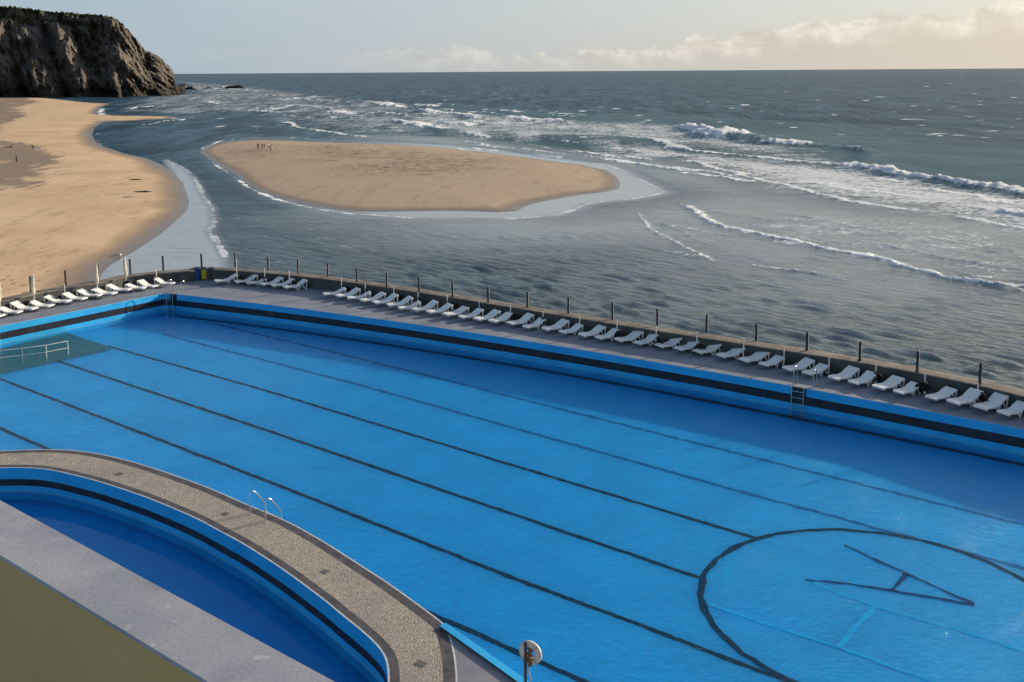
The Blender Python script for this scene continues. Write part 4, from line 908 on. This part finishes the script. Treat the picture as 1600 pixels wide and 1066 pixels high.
# ------------------------------------------------------------------ ladders
def arc(p0, out, h, run, fall, n=9):
    """tube path: up from p0, over towards out, down to z = fall"""
    up = Vector((0, 0, 1)); R_ = run/2; pts = [p0, p0+up*(h-R_)]
    for k in range(1, n): a_ = PI*k/n; pts.append(p0+up*(h-R_)+out*(R_*(1-math.cos(a_)))+up*(R_*math.sin(a_)))
    pts += [p0+out*run+up*(h-R_), Vector((p0.x+out.x*run, p0.y+out.y*run, fall))]
    return pts
def wall_ladder(px0, px1, hx0, hx1, lab, rungs=4):
    q0, q1 = P(px0, f_wall(px0), ZD), P(px1, f_wall(px1), ZD); d = (q1-q0).normalized(); land = Vector((-d.y, d.x, 0)); land = land if land.y > 0 else -land
    r = empty('pool_ladder', (q0.x, q0.y, ZD), label=lab, cat='pool ladder', group='steel ladders on the far pool wall'); loc = r.location.copy()
    for q in (q0, q1): MB().tube([q-land*.14+Vector((0, 0, .02))-loc, q-land*.14-loc+Vector((0, 0, -2.0))], .026, 8).build('stringer', M['steel'], r)
    for k in range(rungs+2):
        z = -.18-k*.30; a0, a1 = q0-land*.14-loc+Vector((0, 0, z)), q1-land*.14-loc+Vector((0, 0, z)); mm = (a0+a1)/2
        MB().box(mm, ((a1-a0).length, .09, .03), 0, Matrix.Rotation(math.atan2(d.y, d.x), 3, 'Z')).build('tread', M['steel'], r)
    for hx in (hx0, hx1):
        h0 = P(hx, f_wall(hx), ZD)+land*.10
        MB().tube([v-loc for v in arc(h0, land, .88, .42, ZD)], .021, 8).build('handrail', M['steel'], r)
wall_ladder(1239, 1257.5, 1238.5, 1269, 'steel ladder with dark backing on the right part of the far pool wall')
wall_ladder(262, 271.5, 262, 282, 'steel ladder in the far left corner of the pool')
g0, g1 = P(391, 804, ZI), P(415, 816, ZI); d = (g1-g0).normalized(); seaw = Vector((-d.y, d.x, 0)); seaw = seaw if seaw.y > 0 else -seaw
r = empty('pool_ladder', (g0.x, g0.y, ZI), label='shiny steel pool ladder on the curved cobbled walkway, in front', cat='pool ladder'); loc = r.location.copy()
up = Vector((0, 0, 1))
for q in (g0, g1):
    hh = .80; pts = [q, q+up*(hh-.10), q+up*(hh-.03)+seaw*.03, q+up*hh+seaw*.11, q+up*(hh-.03)+seaw*.19, q+up*(hh-.10)+seaw*.26, q+up*.22+seaw*.60, q+up*.10+seaw*.63, q+up*-2.+seaw*.64]
    MB().tube([v-loc for v in pts], .024, 10).build('handrail', M['steel'], r)
    MB().tube([q-loc, q-loc+up*.012], .055, 12).build('floor_flange', M['steel'], r)
for k in range(5):
    z = -.12-k*.28; mm = (g0+g1)/2+seaw*.64-loc+up*z; MB().box(mm, ((g1-g0).length, .10, .03), 0, Matrix.Rotation(math.atan2(d.y, d.x), 3, 'Z')).build('tread', M['steel'], r)

# ------------------------------------------------------------------ life ring on its post
pb = P(821.5, 1106, ZI); ht = height_at(821.5, 1003, pb)-ZI
r = empty('life_ring_post', (pb.x, pb.y, ZI), label='dark weathered post with a rusty bracket in the bottom foreground', cat='post')
MB().box((0, 0, ht/2), (.06, .06, ht)).build('post', M['pole_dark'], r)
m_ = MB(); rr = random.Random(5)
for k in range(16):
    m_.box((.075+rr.uniform(-.03, .05), rr.uniform(-.03, .03), ht-.20-k*.027), (.09+rr.uniform(-.03, .03), .05, .035), 0, Matrix.Rotation(rr.uniform(-.5, .5), 3, 'Y'))
m_.build('rusty_bracket', M['rust'], r)
MB().tube([(.10, 0, ht-.55), (.07, .02, ht-.75), (.12, 0, ht-.95), (.08, .02, ht-1.3), (.10, 0, .1)], .016, 6).build('rope', M['rope'], r)
MB().tube([(-.045, .02, ht-.4), (-.05, .02, .05)], .012, 6).build('cable', M['rope'], r)
rc = empty('life_ring', (pb.x+.12, pb.y+.07, ZI+ht-.315), math.radians(-28), label='white round life ring hanging on the weathered post', cat='life ring'); ro_ = .295; ri = .12
vs = []; N_ = 40; prof = [(ri, -.02), (ri+.02, -.035), (ro_-.02, -.035), (ro_, -.02), (ro_, .02), (ro_-.02, .035), (ri+.02, .035), (ri, .02)]
for k in range(N_):
    a_ = 2*PI*k/N_
    for q, y in prof: vs.append((q*math.cos(a_), y, q*math.sin(a_)))
m8 = len(prof); m_ = MB(); m_.add(vs, [(k*m8+j, k*m8+(j+1) % m8, ((k+1) % N_)*m8+(j+1) % m8, ((k+1) % N_)*m8+j) for k in range(N_) for j in range(m8)]); m_.build('ring', M['ring_white'], rc)
m_ = MB()
for a_ in (.8, 2.3, 3.9, 5.4): m_.tube([(ri*math.cos(a_)*1.0, -.040, ri*math.sin(a_)), (ro_*math.cos(a_), -.040, ro_*math.sin(a_))], .005, 5)
m_.build('strap', M['cl_dark'], rc)

# drain covers in the cobbles
for x, y, s_, lab in ((187, 740.5, .30, 'small iron drain cover at the far end of the cobbled walkway'), (352, 803, .26, 'small iron drain cover left of the foreground ladder shadow'), (508, 893, .26, 'small iron drain cover in the middle of the cobbled walkway'), (658, 1037, .32, 'iron drain cover at the near end of the cobbled walkway')):
    p = P(x, y, ZI+.006); r = empty('drain_cover', (p.x, p.y, ZI+.002), math.radians(-35), label=lab, cat='drain cover', group='drain covers in the cobbled walkway')
    MB().box((0, 0, .004), (s_, s_*.8, .008)).build('frame', M['light_edge'] if 0 else M['drain'], r)
    m_ = MB()
    for k in range(6): m_.box((-s_*.36+k*s_*.145, 0, .012), (s_*.05, s_*.6, .008))
    m_.build('grate', M['darktile'], r)

# ------------------------------------------------------------------ people
def person(px, py, mats, h=1.75, pose='stand', rz=0., label='', z=None, seed=0):
    p = P(px, py, SEA+.5 if z is None else z); rs_ = random.Random(seed)
    st_ = .10+rs_.random()*.12
    if pose == 'stand':
        J = {'pelvis': (0, 0, .95, .15), 'waist': (0, .01, 1.10, .125), 'chest': (0, .02, 1.32, .16), 'neck': (0, .02, 1.50, .06), 'chin': (0, .03, 1.58, .075), 'head': (0, .03, 1.66, .10), 'crown': (0, .02, 1.74, .07),
             'hipL': (.10, 0, .90, .10), 'kneeL': (.11, st_, .50, .065), 'ankL': (.11, st_*1.2-.05, .08, .042), 'toeL': (.12, st_*1.2+.12, .03, .035),
             'hipR': (-.10, 0, .90, .10), 'kneeR': (-.11, -st_*.4, .50, .065), 'ankR': (-.11, -st_*1.2, .08, .042), 'toeR': (-.12, -st_*1.2+.16, .03, .035),
             'shL': (.18, .02, 1.42, .06), 'elL': (.25, -.02, 1.13, .042), 'wrL': (.24, .12, .90, .03), 'haL': (.23, .17, .82, .035), 'shR': (-.18, .02, 1.42, .06), 'elR': (-.26, -.04, 1.14, .042), 'wrR': (-.25, .06, .90, .03), 'haR': (-.24, .10, .82, .035)}
    elif pose == 'sit':
        J = {'pelvis': (0, 0, .12, .15), 'waist': (0, -.02, .30, .13), 'chest': (0, .04, .52, .16), 'neck': (0, .10, .68, .06), 'chin': (0, .12, .76, .075), 'head': (0, .13, .83, .10), 'crown': (0, .12, .91, .07),
             'hipL': (.10, .06, .13, .10), 'kneeL': (.13, .42, .46, .065), 'ankL': (.13, .62, .08, .042), 'toeL': (.13, .76, .04, .035), 'hipR': (-.10, .06, .13, .10), 'kneeR': (-.13, .40, .45, .065), 'ankR': (-.13, .64, .08, .042), 'toeR': (-.13, .78, .04, .035),
             'shL': (.18, .04, .60, .06), 'elL': (.22, .24, .42, .042), 'wrL': (.14, .42, .50, .03), 'haL': (.08, .46, .50, .035), 'shR': (-.18, .04, .60, .06), 'elR': (-.22, .24, .42, .042), 'wrR': (-.14, .42, .50, .03), 'haR': (-.08, .46, .50, .035)}
    else:                                                       # lying on the back, propped on the elbows
        J = {'pelvis': (0, 0, .13, .15), 'waist': (0, -.16, .18, .13), 'chest': (0, -.36, .34, .16), 'neck': (0, -.50, .48, .06), 'chin': (0, -.53, .55, .075), 'head': (0, -.56, .62, .10), 'crown': (0, -.58, .70, .07),
             'hipL': (.10, .06, .12, .10), 'kneeL': (.12, .46, .16, .065), 'ankL': (.13, .88, .06, .042), 'toeL': (.14, .94, .16, .035), 'hipR': (-.10, .06, .12, .10), 'kneeR': (-.12, .46, .18, .065), 'ankR': (-.13, .88, .06, .042), 'toeR': (-.14, .94, .16, .035),
             'shL': (.18, -.42, .40, .06), 'elL': (.24, -.56, .06, .042), 'wrL': (.26, -.34, .04, .03), 'haL': (.26, -.26, .04, .035), 'shR': (-.18, -.42, .40, .06), 'elR': (-.24, -.56, .06, .042), 'wrR': (-.26, -.34, .04, .03), 'haR': (-.26, -.26, .04, .035)}
    E_ = [('pelvis', 'waist'), ('waist', 'chest'), ('chest', 'neck'), ('neck', 'chin'), ('chin', 'head'), ('head', 'crown')]
    for s in 'LR': E_ += [('pelvis', 'hip'+s), ('hip'+s, 'knee'+s), ('knee'+s, 'ank'+s), ('ank'+s, 'toe'+s), ('chest', 'sh'+s), ('sh'+s, 'el'+s), ('el'+s, 'wr'+s), ('wr'+s, 'ha'+s)]
    names = list(J); k = h/1.75; me = bpy.data.meshes.new('person'); me.from_pydata([tuple(c*k for c in J[n_][:3]) for n_ in names], [(names.index(a), names.index(b_)) for a, b_ in E_], [])
    tmp = bpy.data.objects.new('person', me); COL.objects.link(tmp); sk = tmp.modifiers.new('skin', 'SKIN'); tmp.modifiers.new('sub', 'SUBSURF').levels = 1
    for i, n_ in enumerate(names):
        v = me.skin_vertices[0].data[i]; v.radius = (J[n_][3]*k, J[n_][3]*k*.8); v.use_root = (n_ == 'pelvis')
    dg = bpy.context.evaluated_depsgraph_get(); me2 = bpy.data.meshes.new_from_object(tmp.evaluated_get(dg)); bpy.data.objects.remove(tmp)
    for m_ in mats: me2.materials.append(m_)                      # legs, shorts, top, skin, hair
    ref = {n_: Vector(J[n_][:3])*k for n_ in names}
    zone = {'pelvis': 1, 'hipL': 1, 'hipR': 1, 'waist': 2, 'chest': 2, 'shL': 2, 'shR': 2, 'kneeL': 0, 'kneeR': 0, 'ankL': 3, 'ankR': 3, 'toeL': 3, 'toeR': 3, 'crown': 4, 'head': 4}
    for f in me2.polygons:
        c = f.center; n_ = min(names, key=lambda q: (ref[q]-c).length); z_ = zone.get(n_, 3)
        if n_ == 'head' and c.y > ref['head'].y+.03: z_ = 3
        f.material_index = z_; f.use_smooth = True
    o = bpy.data.objects.new('person', me2); COL.objects.link(o); o.location = p; o.rotation_euler = (0, 0, rz); tag(o, label, 'person'); return o
S_ = M['skin']; g = 'people on the sandbank'; zb = SEA+.62
pp = [(403.5, 235.0, [M['cl_dark'], M['cl_dark'], M['cl_dark'], S_, M['hair']], 1.95, .4, 'person all in dark clothes standing at the left end of the group on the sandbank'),
      (409.6, 234.6, [S_, M['cl_dark'], M['cl_brown'], S_, M['hair']], 1.85, 2.2, 'person with bare legs and dark shorts, second from left on the sandbank'),
      (413.2, 234.4, [S_, M['cl_brown'], M['cl_brown'], S_, M['hair']], 1.85, -.8, 'person in brown clothes in the middle of the group on the sandbank'),
      (420.6, 234.8, [S_, M['cl_dark'], M['cl_white'], S_, M['hair']], 2.0, 1.1, 'person in a white top walking, second from right on the sandbank'),
      (423.4, 235.8, [M['cl_brown'], M['cl_dark'], M['cl_dark'], S_, M['hair']], 2.0, -1.6, 'person in dark top holding a small white bag, rightmost on the sandbank')]
for i, (x, y, mt, h, rz, lab) in enumerate(pp): o = person(x, y, mt, h, 'stand', rz, lab, zb, i); o['group'] = g
pbg = P(424.4, 234.6, zb); o = MB().tube([(0, 0, 0), (0, 0, .1), (0, 0, .35), (0, 0, .42)], [.12, .17, .16, .05], 10).build('carrier_bag', M['cl_white']); o.location = pbg+Vector((0, 0, .35)); tag(o, 'small white bag held by the rightmost person on the sandbank', 'bag')
person(238.3, 245.2, [M['cl_blue'], M['cl_dark'], M['cl_dark'], S_, M['hair']], 1.75, 'stand', 1.2, 'lone person in dark clothes standing at the waterline of the beach', SEA+.05, 9)
person(50.3, 232.2, [M['cl_dark'], M['cl_dark'], M['cl_dark'], S_, M['hair']], 2.3, 'sit', -1.4, 'person in black sitting on the sand beside a pale bag', SEA+1.35, 10)
person(15.5, 231.5, [M['cl_dark'], M['cl_brown'], M['cl_dark'], S_, M['hair']], 2.6, 'lie', 1.45, 'person in dark clothes lying propped up on the far left sand', SEA+1.35, 11)
m_ = MB(); m_.tube([(-.6, 0, .12), (-.3, 0, .2), (.2, 0, .2), (.5, 0, .12)], [.05, .2, .2, .06], 8); o = m_.build('beach_bag', M['canvas']); o.location = P(53.4, 232.9, SEA+1.35); tag(o, 'pale bag lying on the sand beside the seated person', 'bag')
p = P(26.2, 253, SEA+1.35); o = MB().box((0, 0, .65), (.22, .22, 1.3), 0, Matrix.Rotation(.03, 3, 'Y')).build('wooden_stake', M['post_dark']); o.location = p; tag(o, 'short dark wooden stake standing in the trampled sand', 'stake')
# wrack and driftwood
def weed(px, py, w, d, lab, seed):
    rg = random.Random(seed); c = P(px, py, SEA+1.1); m_ = MB()
    for k in range(26):
        x, y = rg.gauss(0, w/4), rg.gauss(0, d/4); a_ = rg.uniform(-.5, .5); l = rg.uniform(.2, .6)
        m_.tube([(x-l*math.cos(a_), y-l*math.sin(a_), .03), (x, y, rg.uniform(.06, .16)), (x+l*math.cos(a_), y+l*math.sin(a_), .03)], [.02, .07, .02], 5)
    o = m_.build('seaweed_heap', M['weed']); o.location = c; tag(o, lab, 'seaweed', 'seaweed heaps on the beach')
weed(212, 281.2, 1.6, 1.0, 'smaller dark seaweed heap, upper of the two on the smooth sand', 1)
weed(222, 300.5, 1.8, 1.4, 'wider scattered seaweed heap, lower of the two on the smooth sand', 2)
o = MB().tube([(-.9, 0, .05), (-.3, .02, .09), (.3, 0, .07)], [.02, .05, .05], 6).build('driftwood_stick', M['wood']); o.location = P(184.5, 399.7, SEA+.15); tag(o, 'dark driftwood stick lying at the edge of the wet sand', 'driftwood')
m_ = MB(); m_.tube([(0, 0, 0), (0, 0, .08), (0, 0, .2), (0, 0, .26)], [.12, .19, .17, .05], 10); o = m_.build('float_buoy', M['canvas']); o.location = P(187.3, 400, SEA+.12); tag(o, 'small pale float lying at the end of the driftwood stick', 'float')
